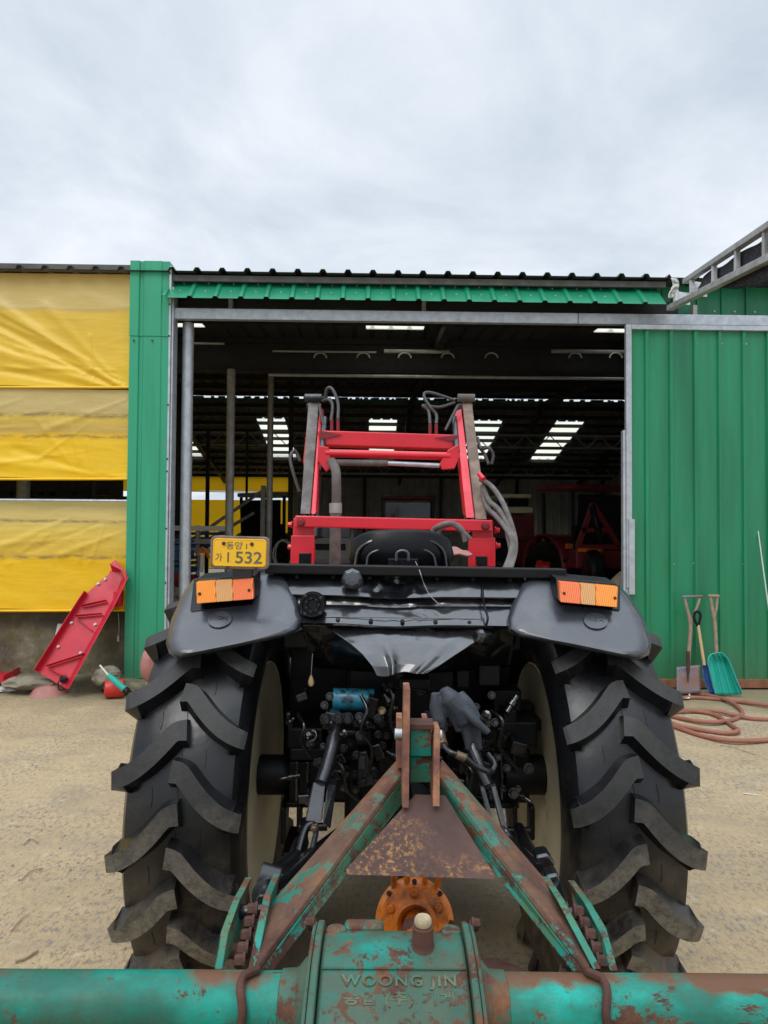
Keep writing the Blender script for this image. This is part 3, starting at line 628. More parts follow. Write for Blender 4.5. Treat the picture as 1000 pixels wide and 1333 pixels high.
t = tarp_obj('tarpaulin', XL, xt, z_d-.01, z_f, 6.79, f2, M['tarp2'], nu=360, nv=50); tag(t, 'yellow tarp with a bleached top band, rolled up above the open gap', 'tarpaulin', 'yellow tarps of the left bay')
f3 = [fold((-20, 722), (90, 675), .013, .04), fold((20, 726), (130, 680), -.01, .03), fold((80, 722), (165, 690), .009, .03), fold((-150, 700), (0, 680), .012, .04)]
f3 += [fold((rf.uniform(-40, 120), rf.uniform(690, 735)), (rf.uniform(60, 165), rf.uniform(670, 700)), rf.uniform(.003, .008), rf.uniform(.012, .025)) for _ in range(12)]
t = tarp_obj('tarpaulin', XL, xt, z_g, z_h, 6.80, f3, M['tarp3'], nu=360, nv=60); tag(t, 'lowest yellow tarp, bright below a grey crease, hanging over the mossy wall', 'tarpaulin', 'yellow tarps of the left bay')
# yellow tarps across the far side, seen through the opening
zq = lambda py: BP(300, py, YB).z
t = tarp_obj('tarpaulin', XL, -2.6, zq(619), zq(640), YB-.1, [], M['tarp_in'], nu=80, nv=12); tag(t, 'upper orange lit tarp strip at the far end of the shed', 'tarpaulin')
t = tarp_obj('tarpaulin', XL, -2.6, zq(651), .3, YB-.1, [], M['tarp_in'], nu=80, nv=20); tag(t, 'lower orange lit tarp behind the machinery at the far end of the shed', 'tarpaulin')

# ================================================================== THE TRACTOR
TX, TY, TZ = .064, 2.45, .66
tractor = thing('tractor', (TX, 2.9, 0), 'black and red farm tractor with big lugged tyres, orange lamps and yellow plate', 'tractor')
def wheel(s, phase):
    cx_ = TX+s*.61
    prof = [(-.125, .385), (-.15, .40), (-.172, .45), (-.178, .51), (-.172, .57), (-.152, .612), (-.10, .630), (0, .636), (.10, .630), (.152, .612), (.172, .57), (.178, .51), (.172, .45), (.15, .40), (.125, .385)]
    def pt(u, r, ph): r = .385+(r-.385)*.885; return (cx_+u*.93, TY-r*math.cos(ph), TZ+r*math.sin(ph))
    b = MB(); n = 96; rings = [[b.v(pt(u, r, 2*PI*k/n)) for k in range(n)] for u, r in prof]
    for i in range(len(rings)-1):
        for k in range(n): b.f([rings[i][k], rings[i][(k+1) % n], rings[i+1][(k+1) % n], rings[i+1][k]], 0)
    # raised sidewall ribs and tread lugs
    def carc(u):
        a = abs(u); q = sorted((abs(x), y) for x, y in prof[7:12])
        for i in range(len(q)-1):
            if q[i][0] <= a <= q[i+1][0]: return lerp(q[i][1], q[i+1][1], (a-q[i][0])/(q[i+1][0]-q[i][0]+1e-9))
        return .55
    path = [(-.016, .030, .680), (.012, .022, .684), (.030, -.002, .684), (.055, -.045, .683), (.085, -.090, .681), (.115, -.126, .678), (.142, -.150, .674), (.163, -.163, .669), (.177, -.170, .665), (.188, -.174, .657)]
    path = [tuple(q) for q in cat(path, 3)]; NP = len(path); fr_ = [q/(NP-1) for q in range(NP)]
    NL = 19
    for sd in (-1, 1):
        for j in range(NL):
            p0 = 2*PI*(j+(.5 if sd > 0 else 0))/NL+phase; rows = []
            for i, (u, ph, rt) in enumerate(path):
                a, c = path[max(0, i-1)], path[min(len(path)-1, i+1)]
                tu, tp = c[0]-a[0], (c[1]-a[1])*.66; fr = i/(NP-1)
                ll = math.hypot(tu, tp); nu_, np_ = -tp/ll, tu/ll
                wt = .0245+.004*max(0, 1-fr*5)+.0012*math.sin(j*1.7+sd); wb = wt+.016
                wb = max(wb, wt+.014)
                rb = min(carc(u), rt)-.012
                if fr > .72: rb = rt-.012-.085*(fr-.72)/.28
                ub = min(u, .150+.02*(1-fr)) if fr > .72 else u
                rows.append([b.v(pt(sd*((ub if rr == rb else u)+nu_*q*ww*(1 if fr < .9 else .6)), rr, p0+ph+np_*q*ww/.66)) for q, ww, rr in ((1, wb, rb), (1, wt, rt), (-1, wt, rt), (-1, wb, rb))])
            for i in range(len(rows)-1):
                for k in range(3): b.f([rows[i][k], rows[i][k+1], rows[i+1][k+1], rows[i+1][k]], 1 if k == 1 and fr_[i] < 1.1 else 0)
            b.f(rows[0][::-1], 0); b.f(rows[-1], 0)
    # moulding seams between the lugs
    for j in range(NL*2):
        for uu in (-.075, .07, 0.):
            p0 = 2*PI*(j+.3)/(NL*2)+phase; b.tube([pt(uu+.002*math.sin(q), carc(uu)+.0008, p0+q*.02) for q in range(5)], .0011, 5)
    r_ = MB(); ax = (s, 0, 0)     # along points outwards; the inner side is towards the tractor
    r_.lathe((cx_, TY, TZ), ax, [(.392, -.135), (.398, -.142), (.404, -.135), (.398, -.120), (.38, -.112), (.352, -.085), (.345, -.03), (.343, .02), (.385, .115), (.402, .132), (.395, .142), (.375, .125), (.33, .03), (.325, -.02), (.30, -.012), (.24, .012), (.17, .018), (.10, .0)], 72)
    # the inner face: barrel then the pressed disc
    wh = r_.build('wheel', M['cream'], tractor, smooth=True, angle=50)
    d = MB(); d.lathe((cx_, TY, TZ), ax, [(.392, -.134), (.378, -.128), (.366, -.10), (.350, -.06), (.346, -.02), (.30, -.012), (.27, -.03), (.22, -.035), (.14, -.02), (.09, -.02)], 72)
    d.build('rim_disc', M['cream'], wh, smooth=True, angle=50)
    b.build('tyre', [M['tyre'], M['lug']], wh, smooth=True, angle=50, bevel=.008, seg=3)
    hub = MB(); hub.lathe((cx_, TY, TZ), ax, [(.10, -.06), (.11, -.04), (.11, .0), (.05, .01)], 24); hub.build('hub', M['gloss_black'], wh, smooth=True)
    return wh
wheel(-1, .165); wheel(1, .03)

# axle housings
for s, (xa_, xb_) in ((-1, (328, 378)), (1, (653, 722))):
    b = MB(); y = 2.34; a = P(xa_, 1008, y); c = P(xb_, 1008, y); c.z = a.z
    b.lathe(a, c-a, [(.05, 0), (.062, .006), (.064, .03), (.064, (c-a).length-.02), (.055, (c-a).length)], 28)
    e1 = P(318 if s < 0 else 742, 1008, y); e1.z = a.z; b.cyl(a if s < 0 else c, e1, .03, 16)
    b.build('axle_tube', M['cast_black'], tractor, smooth=True)
def pbox(name, x0, y0, x1, y1, Y, dep, mat='cast_black', bev=.006, parent=None, rot=None):
    """a block whose near face covers the pixel box at depth Y"""
    a, c = P(x0, y0, Y), P(x1, y1, Y); b = MB(); cc = (a+c)/2
    b.box(cc+Vector((0, dep/2, 0)), (abs(c.x-a.x), dep, abs(c.z-a.z)), rot); return b.build(name, M[mat], parent or tractor, bevel=bev)
def pcyl(name, x0, y0, Y0, x1, y1, Y1, r, mat='gloss_black', n=16, parent=None, r2=None):
    b = MB(); b.cyl(P(x0, y0, Y0), P(x1, y1, Y1), r, n, r2); return b.build(name, M[mat], parent or tractor, smooth=True)
def ptube(name, pts, r, mat='rubber_hose', parent=None, n=8, k=8):
    b = MB(); b.tube(cat([P(*q) for q in pts], k), r, n); return b.build(name, M[mat], parent or tractor, smooth=True, angle=60)
# body mass: transmission, platform, inner fender walls
body = MB(); body.b2((TX-.37, 2.62, .50), (TX+.37, 4.3, 1.12)); body.b2((TX-.19, 2.33, .52), (TX+.19, 2.62, 1.1)); o_ = body.build('transmission', M['cast_black'], tractor, bevel=.02)
b = MB(); b.b2((TX-.40, 2.30, 1.13), (TX+.40, 3.4, 1.20)); b.build('platform', M['cast_black'], tractor, bevel=.01)
for s in (-1, 1):
    b = MB(); b.b2((TX+s*.40, 2.72, .60), (TX+s*.425, 3.4, 1.36)); b.build('fender_wall', M['cast_black'], tractor)
b = MB(); b.b2((TX-.40, 2.60, .80), (TX+.40, 2.615, 1.3)); b.build('rear_bulkhead', M['cast_black'], tractor)
hood = MB(); hood.prism([(TX-.26, 3.3, .8), (TX+.26, 3.3, .8), (TX+.26, 3.3, 1.28), (TX+.18, 3.3, 1.36), (TX-.18, 3.3, 1.36), (TX-.26, 3.3, 1.28)], (0, 1.6, -.06)); hood.build('hood', M['red'], tractor, bevel=.02)
for s in (-1, 1):
    b = MB(); b.lathe((TX+s*.56, 4.25, .42), (1, 0, 0), [(.2, -.13), (.36, -.12), (.42, -.07), (.42, .07), (.36, .12), (.2, .13)], 36); b.build('front_wheel', M['tyre'], tractor, smooth=True)
b = MB(); b.b2((TX-.5, 4.2, .36), (TX+.5, 4.32, .48)); b.build('front_axle', M['satin_black'], tractor, bevel=.01)

# ---- rear fenders
def fender(s):
    if s < 0:
        out = [(217, 836), (224, 806), (240, 771), (252, 755), (268, 749), (352, 746), (370, 747), (379, 757), (388, 782), (394, 806), (389, 820), (376, 827), (310, 842), (244, 855), (230, 856), (221, 850)]
    else:
        out = [(847, 838), (838, 806), (820, 777), (806, 763), (790, 757), (708, 750), (688, 749), (678, 758), (668, 782), (660, 806), (662, 820), (674, 828), (745, 842), (818, 857), (834, 857), (844, 852)]
    n = len(out); ccx = sum(p[0] for p in out)/n; ccy = sum(p[1] for p in out)/n
    def Yf(py): return 1.94+(856-py)/108*.27
    def ring(sc, dy): return [P(ccx+(x-ccx)*sc, ccy+(y-ccy)*sc, Yf(ccy+(y-ccy)*sc)+dy) for x, y in out]
    b = MB(); rs = [ring(.80, -.012), ring(.90, -.008), ring(.95, .0), ring(.985, .014), ring(1.0, .036), ring(1.0, .060), ring(.99, .062), ring(1.012, .066), ring(1.012, .082), ring(.99, .086), ring(.95, .08)]
    V = [[b.v(p) for p in r] for r in rs]
    for i in range(len(V)-1):
        for k in range(n): b.f([V[i][k], V[i][(k+1) % n], V[i+1][(k+1) % n], V[i+1][k]])
    b.f(V[0]); f_ = b.build('fender', M['plastic'], tractor, smooth=True, angle=50, label='left rear mudguard' if s < 0 else 'right rear mudguard')
    # roof of the mudguard running forward over the tyre
    xo, xi = (252, 372) if s < 0 else (806, 686)
    a, c = P(xo, 762, 2.2), P(xi, 758, 2.2); b = MB(); z0 = P(500, 752, 2.2).z-.014
    b.grid(lambda u, v: (lerp(a.x, c.x, u), lerp(2.2, 3.1, v), z0-.02*(abs(2*u-1))**6-.35*max(0, v-.55)**1.5), 16, 16)
    b.build('mudguard_top', M['satin_black'], f_, solid=.01, smooth=True)
    # lamp
    if s < 0: L4 = [(255, 758), (329, 753), (330, 780), (256, 786)]; segs = [(0, .34, 'lens_amber'), (.34, .64, 'lens_clear'), (.64, 1, 'lens_red')]
    else: L4 = [(728, 757), (805, 764), (804, 791), (730, 784)]; segs = [(0, .36, 'lens_red'), (.36, .62, 'lens_clear'), (.62, 1, 'lens_amber')]
    tl, tr_, br, bl = [P(x, y, 2.045+(.03 if i < 2 else 0)) for i, (x, y) in enumerate(L4)]
    dn = Vector((0, 1, .12)); 
    hb = MB(); ex = (tr_-tl)*.02; hb.hexa([bl-ex+dn*.022, br+ex+dn*.022, br+ex+dn*.10, bl-ex+dn*.10, tl-ex+dn*.022+Vector((0,0,.006)), tr_+ex+dn*.022+Vector((0,0,.006)), tr_+ex+dn*.12+Vector((0,0,.006)), tl-ex+dn*.12+Vector((0,0,.006))])
    hs = hb.build('lamp_housing', M['satin_black'], f_, bevel=.004)
    for u0, u1, mk in segs:
        q = [bl.lerp(br, u0+.001), bl.lerp(br, u1-.001), tl.lerp(tr_, u0+.001), tl.lerp(tr_, u1-.001)]
        lb = MB(); lb.hexa([q[0], q[1], q[1]+dn*.021, q[0]+dn*.021, q[2], q[3], q[3]+dn*.021, q[2]+dn*.021])
        lb.build('lamp_lens', M[mk], f_, bevel=.0025, seg=2)
    for u in ((.06, .93) if s < 0 else (.07, .95)):
        c_ = bl.lerp(br, u).lerp(tl.lerp(tr_, u), .45); bolts('lamp_screw', [c_+Vector((0, -.001, 0))], (0, -1, 0), .0035, .002, M['rust'], f_, n=8)
    # black plate standing for the shade in the pocket under the lamp
    if s < 0: R4 = [(252, 753), (337, 749), (331, 787), (247, 796)]
    else: R4 = [(725, 753), (808, 762), (808, 795), (728, 787)]
    b = MB(); q = [P(x, y, Yf(y)-.018) for x, y in R4]; b.prism(q, (0, .03, 0)); b.build('lamp_shadow_plate', M['satin_black'], f_, bevel=.004)
    # oval badge
    bc = (286, 806) if s < 0 else (776, 808); tl_ = -.18 if s < 0 else .16
    b = MB(); pts = []
    for k in range(28):
        a_ = 2*PI*k/28; x_, y_ = 16*math.cos(a_), 10.5*math.sin(a_); X_, Y_ = bc[0]+x_*math.cos(tl_)-y_*math.sin(tl_), bc[1]+x_*math.sin(tl_)+y_*math.cos(tl_)
        pts.append(P(X_, Y_, Yf(Y_)-.021))
    b.prism(pts, (0, .010, 0)); bd = b.build('badge', M['plastic'], f_, bevel=.0015)
    o0 = P(bc[0], bc[1]-1.5, Yf(bc[1]-1.5)-.0225); ox = P(bc[0]+8, bc[1]-1.5+8*math.tan(tl_), Yf(bc[1])-.0225); oy = P(bc[0], bc[1]-9, Yf(bc[1]-9)-.0225)
    text('badge_letters', 'LGM', M['plastic'], basis(o0, ox-o0, oy-o0), .019, .0010, f_, sx=1.25)
    return f_
fL, fR = fender(-1), fender(1)

# ---- licence plate
plY = 2.06; c4 = [P(x, y, plY) for x, y in ((274, 740), (351, 742), (351, 699), (273, 697))]
px_, py_ = (c4[1]-c4[0]), (c4[3]-c4[0]); pw, ph = px_.length, py_.length; PM = basis(sum(c4, Vector())/4, px_, py_)
def rrect(w_, h_, r, n=6):
    o = []
    for cx_, cy_, a0 in ((w_/2-r, h_/2-r, 0), (-w_/2+r, h_/2-r, PI/2), (-w_/2+r, -h_/2+r, PI), (w_/2-r, -h_/2+r, 3*PI/2)):
        o += [(cx_+r*math.cos(a0+PI/2*k/n), cy_+r*math.sin(a0+PI/2*k/n)) for k in range(n+1)]
    return o
b = MB(PM); b.prism([(x, y, -.008) for x, y in rrect(pw, ph, .016)], (0, 0, .010)); plate = b.build('licence_plate', M['brown_mud'], tractor, bevel=.003, label='yellow plate in a dull metal frame')
b = MB(PM); b.prism([(x, y, .0022) for x, y in rrect(pw*.9, ph*.84, .010)], (0, 0, .0016)); b.build('plate_face', M['plate'], plate, bevel=.0012)
b = MB(PM); b.tube([(x, y, .0038) for x, y in rrect(pw*.87, ph*.79, .009)], .0011, 6, closed=True); b.build('plate_rim', M['plate'], plate, smooth=True)
def ptxt(s_, x, y, size, sx=1., bold=.0): text('plate_lettering', s_, M['plate_text'], PM @ Matrix.Translation((x*pw, y*ph, .0042)), size, .0006, plate, sx, 1.0, bold)
ptxt('동양', -.09, .20, .025, 1.1); ptxt('1', .115, .19, .021, 1., .0003)
ptxt('가', -.35, -.17, .027, .9); ptxt('1', -.19, -.16, .042, .9, .0005); ptxt('532', .155, -.16, .049, 1.12, .0006)
bolts('plate_bolt', [PM @ Vector((x*pw, .27*ph, .004)) for x in (-.27, .205)], PM.to_3x3() @ Vector((0, 0, 1)), .0045, .003, M['rust'], plate, n=8)
bolts('plate_bolt', [PM @ Vector((x*pw, -.46*ph, .003)) for x in (-.2, .28)], PM.to_3x3() @ Vector((0, 0, 1)), .0035, .003, M['rust'], plate, n=8)
q = P(315, 745, 2.08); b = MB(); b.box(q+Vector((0, .01, -.01)), (.06, .02, .05)); b.build('plate_bracket', M['worn_black'], plate, bevel=.003)

# ---- rear sheet metal
def rows_grid(rows, nu=60, jit=.0):
    """rows: (x0, x1, y0px(left), y1px(right), Y)"""
    def fn(u, v):
        t = v*(len(rows)-1); i = min(len(rows)-2, int(t)); f_ = t-i; a, c = rows[i], rows[i+1]
        x = lerp(lerp(a[0], a[1], u), lerp(c[0], c[1], u), f_); y = lerp(lerp(a[2], a[3], u), lerp(c[2], c[3], u), f_); Y = lerp(a[4], c[4], f_)
        return x, y, Y
    return fn
b = MB(); a0, a1 = P(345, 734, 2.17), P(738, 741, 2.17)
b.prism([(a0.x, 2.17, a0.z), (a1.x, 2.17, a1.z), (a1.x, 2.17, a1.z-.031), (a0.x, 2.17, a0.z-.031)], (0, .06, 0)); b.build('top_rail', M['cast_black'], tractor, bevel=.004)
rows = [(356, 682, 747, 750, 2.215), (352, 686, 773, 778, 2.145), (348, 690, 775, 781, 2.17), (346, 694, 787, 791, 2.155), (346, 694, 789, 792, 2.148), (380, 678, 810, 815, 2.088), (382, 676, 813, 818, 2.10)]
fn0 = rows_grid(rows)
def fnp(u, v):
    x, y, Y = fn0(u, v)
    d = math.exp(-((x-512)/34)**2-((y-762)/15)**2)*.028*(1+.8*noise.noise((x*.09, y*.12, 2)))+math.exp(-((x-535)/75)**2-((y-795)/12)**2)*.008*noise.noise((x*.05, y*.08, 7))
    Y += d+.003*noise.noise((x*.018, y*.03, 1))+.0015*noise.noise((x*.09, y*.09, 1)); y += math.exp(-((x-510)/45)**2)*3*(y > 765)
    return P(x, y, Y)
b = MB(); b.grid(fnp, 150, 60); rp = b.build('rear_panel', M['panel_black'], tractor, smooth=True, angle=60, solid=.003)
bolts('rivet', [P(x, y, 2.192) for x, y in ((387, 751), (434, 751), (481, 752), (569, 753), (616, 754), (664, 755))], (0, -1, .3), .0055, .004, M['satin_black'], rp, n=10)
bolts('rivet', [P(x, y, 2.096) for x, y in ((440, 807), (483, 808), (524, 809), (567, 810), (611, 811))], (0, -1, .5), .0055, .004, M['satin_black'], rp, n=10)
# lettering strip outline pressed in the panel
b = MB(); q = [P(x, y, Y) for x, y, Y in ((424, 787, 2.153), (626, 790, 2.153), (626, 806, 2.106), (424, 803, 2.106))]; b.tube(q, .0012, 6, closed=True); b.build('panel_bead', M['gloss_black'], rp)
# cap and socket
b = MB(); c = P(459, 754, 2.19); b.lathe(c, (0, -1, .12), [(.036, -.02), (.036, .012), (.030, .02)], 24); cp = b.build('filler_neck', M['gloss_black'], rp, smooth=True)
b = MB(); b.lathe(c, (0, -1, .12), [(.031, .018), (.032, .036), (.024, .046), (.01, .048)], 8); b.build('filler_cap', M['plastic'], rp, bevel=.002)
b = MB(); c = P(407, 787, 2.10); b.lathe(c, (0, -1, .1), [(.040, -.03), (.040, .004), (.037, .012), (.031, .012), (.029, .002), (.024, .002), (.022, .009), (.017, .009), (.014, .002), (.0, .002)], 28)
so = b.build('trailer_socket', M['satin_black'], rp, smooth=True); bolts('socket_pin', [c+Vector((math.cos(a)*.0195, -.009, math.sin(a)*.0195)) for a in [k*PI/3.5 for k in range(7)]], (0, -1, .1), .0028, .003, M['worn_black'], rp, n=8)
bolts('rivet', [c+Vector((math.cos(a)*.034, -.013, math.sin(a)*.034)) for a in (.7, 2.2, 4., 5.5)], (0, -1, .1), .004, .003, M['worn_black'], rp, n=6)
ptube('tie_strap', [(628, 759, 2.18), (629, 775, 2.12), (631, 790, 2.11), (635, 804, 2.07), (633, 815, 2.07)], .0035, 'satin_black', rp)
# crumpled lower sheet
rows = [(424, 650, 815, 819, 2.115), (436, 636, 824, 827, 2.085), (456, 612, 838, 840, 2.045), (472, 590, 852, 854, 2.01), (484, 572, 866, 866, 1.985), (491, 556, 880, 875, 1.97)]
fn1 = rows_grid(rows)
def fnl(u, v):
    x, y, Y = fn1(u, v); cl = math.exp(-((u-.30-.02*v)/.05)**2); cr = math.exp(-((u-.78)/.07)**2)
    Y += -.020*v*cl-.014*v*cr+.018*math.sin(u*PI)*v+.006*(abs(u-.5)*2)**3*(1-v)+.006*noise.noise((x*.02, y*.03, 4))+.0006*noise.noise((x*.2, y*.05, 4))*max(0, .4-v)
    return P(x, y+2*math.sin(u*9)*v, Y)
b = MB(); b.grid(fnl, 90, 50); b.build('crumpled_sheet', M['panel_black'], tractor, smooth=True, angle=80, solid=.002)
b = MB()
def fnb(u, v):
    x = lerp(392, 676, u)+(u-.5)*-26*v; return P(x, lerp(813, 868+8*math.sin(u*PI), v), 2.118+.05*v*v+.10*v+.012*noise.noise((x*.03, v*2, 3)))
b.grid(fnb, 60, 14); b.build('lower_sheet', M['gloss_black'], tractor, smooth=True, angle=80, solid=.002)
b = MB(); c = P(624, 829, 2.04); b.lathe(c, (-.75, -.5, .25), [(.022, -.04), (.024, .0), (.018, .012), (.01, .014)], 10); b.build('work_lamp', M['gloss_black'], tractor, bevel=.002)

# ---- seat
b = MB()
def seatf(u, v):
    x = lerp(461, 583, u); w_ = abs(2*u-1); top = 692+16*w_**4.+(14 if w_ > .97 else 0)
    return P(x, lerp(742, top, v), 2.78+.05*w_**3-.02*math.sin(v*PI))
b.grid(seatf, 40, 14)
st = b.build('seat', M['satin_black'], tractor, solid=.05, smooth=True, angle=60)
b = MB(); b.tube(cat([P(x, y, 2.76) for x, y in ((463, 738), (468, 716), (488, 703), (522, 699), (556, 703), (576, 716), (581, 738))], 8), .008, 8); b.build('seat_piping', M['gloss_black'], st, smooth=True)
b = MB(); b.tube(cat([P(x, y, 2.745) for x, y in ((477, 738), (481, 722), (500, 714), (522, 712), (546, 714), (563, 722), (568, 738))], 8), .005, 8); b.build('seat_piping', M['plastic'], st, smooth=True)
pbox('seat_bracket', 505, 727, 545, 740, 2.70, .05, 'satin_black', .004, st); ptube('lever', [(516, 730, 2.68), (517, 720, 2.68), (524, 717, 2.68), (531, 720, 2.68), (532, 730, 2.68)], .006, 'plastic', st)
ptube('safety_wire', [(541, 731, 2.68), (546, 742, 2.16), (552, 760, 2.14), (560, 775, 2.13), (572, 787, 2.12)], .0012, 'galv_dull', rp, 6)
pbox('rail_block', 389, 720, 404, 735, 2.9, .05, 'satin_black', .003); pbox('rail_block', 621, 724, 635, 737, 2.9, .05, 'satin_black', .003)

# ---- front loader
lf = MB(); lz = 3.6
def pquad(mb, pts, Y, dep): mb.prism([P(x, y, Y if not isinstance(Y, (list, tuple)) else Y[i]) for i, (x, y) in enumerate(pts)], (0, dep, 0))
ld = MB(); pquad(ld, [(384, 671), (642, 677), (642, 692), (384, 686)], lz, .05)
ld = ld.build('loader_crossbar', M['red'], tractor, bevel=.006)
b = MB(); pquad(b, [(382, 674), (407, 674), (409, 730), (380, 730)], lz+.052, .09); b.build('loader_tower', M['red'], tractor, bevel=.006)
b = MB(); pquad(b, [(379, 697), (410, 697), (409, 736), (378, 734)], lz+.03, .018); b.build('tower_plate', M['red'], ld, bevel=.004)
b = MB(); pquad(b, [(617, 679), (642, 680), (643, 736), (614, 736)], lz+.052, .09); b.build('loader_tower', M['red'], tractor, bevel=.006)
b = MB(); pquad(b, [(610, 700), (645, 700), (645, 738), (610, 738)], lz+.03, .018); b.build('tower_plate', M['red'], ld, bevel=.004)
bolts('pivot_bolt', [P(392, 680, lz), P(632, 685, lz)], (0, -1, 0), .018, .014, M['dark_red'], ld)
bolts('side_bolt', [P(380, 683, lz+.08), P(380, 712, lz+.08)], (-1, 0, 0), .015, .02, M['red'], ld); bolts('side_bolt', [P(645, 690, lz+.08), P(646, 710, lz+.08)], (1, 0, 0), .015, .02, M['red'], ld)
# arms: muddy back face and red inner cheek, rising away from the rear
def arm(s):
    if s < 0: back = [(391, 669, 3.66), (404, 669, 3.66), (415, 522, 4.45), (402, 518, 4.45)]; cheek = [(405, 669, 3.64), (411, 669, 3.64), (419, 534, 4.44), (416, 530, 4.44)]
    else: back = [(619, 676, 3.66), (634, 676, 3.66), (614, 521, 4.45), (602, 521, 4.45)]; cheek = [(607, 674, 3.64), (618, 674, 3.64), (601, 532, 4.44), (592, 536, 4.44)]
    b = MB(); b.prism([P(*q) for q in back], (0, .035, -.0)); a = b.build('loader_arm', M['mud' if s < 0 else 'brown_mud'], tractor, bevel=.004, label='dusty left loader arm' if s < 0 else 'brown dusty right loader arm')
    b = MB(); b.prism([P(*q) for q in cheek], (0, .16, .02)); b.build('arm_cheek', M['red'], a, bevel=.004)
    sx = -1 if s < 0 else 1
    # pivot boss at the top
    c = P(408 if s < 0 else 607, 518, 4.42)
    b = MB(); b.cyl(c+Vector((-.055, 0, 0)), c+Vector((.055, 0, 0)), .026, 16); b.cyl(c+Vector((-.047, .05, -.05)), c+Vector((.047, .05, -.05)), .022, 16); b.build('pivot_pin', M['worn_black' if s < 0 else 'mud'], a, smooth=True, bevel=.003)
    # lift cylinder inside the arm
    pts = [(409, 700, 3.72), (413, 640, 3.9), (415, 600, 4.1)] if s < 0 else [(613, 697, 3.72), (608, 650, 3.9), (602, 610, 4.1)]
    b = MB(); b.tube([P(*q) for q in pts], .020 if s < 0 else .026, 14); b.build('lift_cylinder', M['worn_black'], a, smooth=True)
    b = MB(); b.cyl(P(*((419, 590, 4.1) if s < 0 else (595, 590, 4.1))), P(*((422, 545, 4.4) if s < 0 else (592, 545, 4.4))), .02, 12); b.build('cylinder_rod', M['worn_black'], a, smooth=True)
    if s < 0: pts = [(404, 640, 4.0), (399, 600, 4.2), (403, 560, 4.35)]
    else: pts = [(619, 640, 4.0), (616, 590, 4.2), (610, 545, 4.35)]
    b = MB(); b.tube([P(*q) for q in pts], .02, 8); b.build('arm_edge_tube', M['red'], a, smooth=True)
    return a
aL, aR = arm(-1), arm(1)
b = MB(); pquad(b, [(413, 560), (596, 566), (597, 585), (413, 579)], 4.2, .12); b.build('cross_beam', M['red'], tractor, bevel=.006)
for q in ([(416, 560), (446, 566), (416, 573)], [(566, 570), (596, 566), (596, 576)]):
    b = MB(); pquad(b, q, 4.19, .005); b.build('beam_gusset', M['dark_red'], tractor)
b = MB(); b.cyl(P(424, 590, 4.0), P(586, 594, 4.0), .024, 16); b.build('torsion_tube', M['red'], tractor, smooth=True)
pcyl('self_level_cylinder', 436, 602, 4.0, 505, 603, 4.0, .019, 'mud'); pcyl('cylinder_rod', 505, 603, 4.0, 572, 606, 4.0, .014, 'galv')
b = MB(); pquad(b, [(414, 580), (428, 582), (432, 608), (424, 614), (414, 600)], 3.98, .05); b.build('tube_bracket', M['red'], tractor, bevel=.004)
b = MB(); pquad(b, [(597, 578), (583, 586), (572, 604), (576, 611), (592, 610), (598, 595)], 3.98, .05); b.build('tube_bracket', M['red'], tractor, bevel=.004)
for x in (432, 440): pcyl('hose_ferrule', x, 562, 4.25, x, 546, 4.25, .011, 'dark_red', 8)
for x in (560, 568): pcyl('hose_ferrule', x, 566, 4.25, x, 552, 4.25, .011, 'dark_red', 8)
for pts in ([(431, 548, 4.25), (433, 528, 4.3), (428, 520, 4.35), (420, 522, 4.4)], [(440, 546, 4.25), (440, 525, 4.3), (433, 507, 4.33), (426, 506, 4.36), (423, 520, 4.4)], [(423, 560, 4.3), (418, 540, 4.35), (416, 528, 4.4)],
            [(560, 552, 4.25), (558, 535, 4.3), (551, 528, 4.3), (572, 530, 4.35), (592, 524, 4.4)], [(568, 552, 4.25), (568, 540, 4.3), (560, 530, 4.3), (552, 515, 4.33), (560, 511, 4.36), (592, 521, 4.4)], [(580, 560, 4.3), (590, 540, 4.35), (596, 528, 4.4)],
            [(390, 640, 4.1), (381, 612, 4.1), (378, 595, 4.12), (384, 587, 4.15), (391, 600, 4.15)], [(622, 570, 4.3), (626, 584, 4.2), (636, 583, 4.15), (642, 592, 4.15), (640, 604, 4.15)], [(622, 580, 4.3), (630, 590, 4.2), (636, 604, 4.15)]):
    ptube('hydraulic_hose', pts, .010, 'rubber_hose')
for pts in ([(626, 624, 3.8), (640, 633, 3.7), (655, 655, 3.6), (668, 690, 3.5), (671, 715, 3.4), (664, 742, 3.3)], [(628, 633, 3.8), (637, 652, 3.7), (650, 664, 3.6), (664, 690, 3.5), (669, 712, 3.4), (661, 742, 3.3)],
            [(628, 640, 3.8), (634, 660, 3.7), (646, 672, 3.6), (660, 690, 3.5), (667, 710, 3.4), (658, 742, 3.3)], [(629, 648, 3.8), (640, 668, 3.7), (655, 672, 3.6), (662, 700, 3.5), (665, 720, 3.4), (656, 744, 3.3)],
            [(563, 698, 3.5), (566, 688, 3.5), (585, 681, 3.45), (600, 688, 3.45), (606, 705, 3.45)], [(567, 702, 3.5), (574, 688, 3.5), (590, 683, 3.45), (604, 694, 3.45), (612, 702, 3.45)]):
    ptube('hydraulic_hose', pts, .0135, 'mud')
ptube('hose_fitting', [(624, 617, 3.82), (630, 624, 3.75)], .014, 'red')
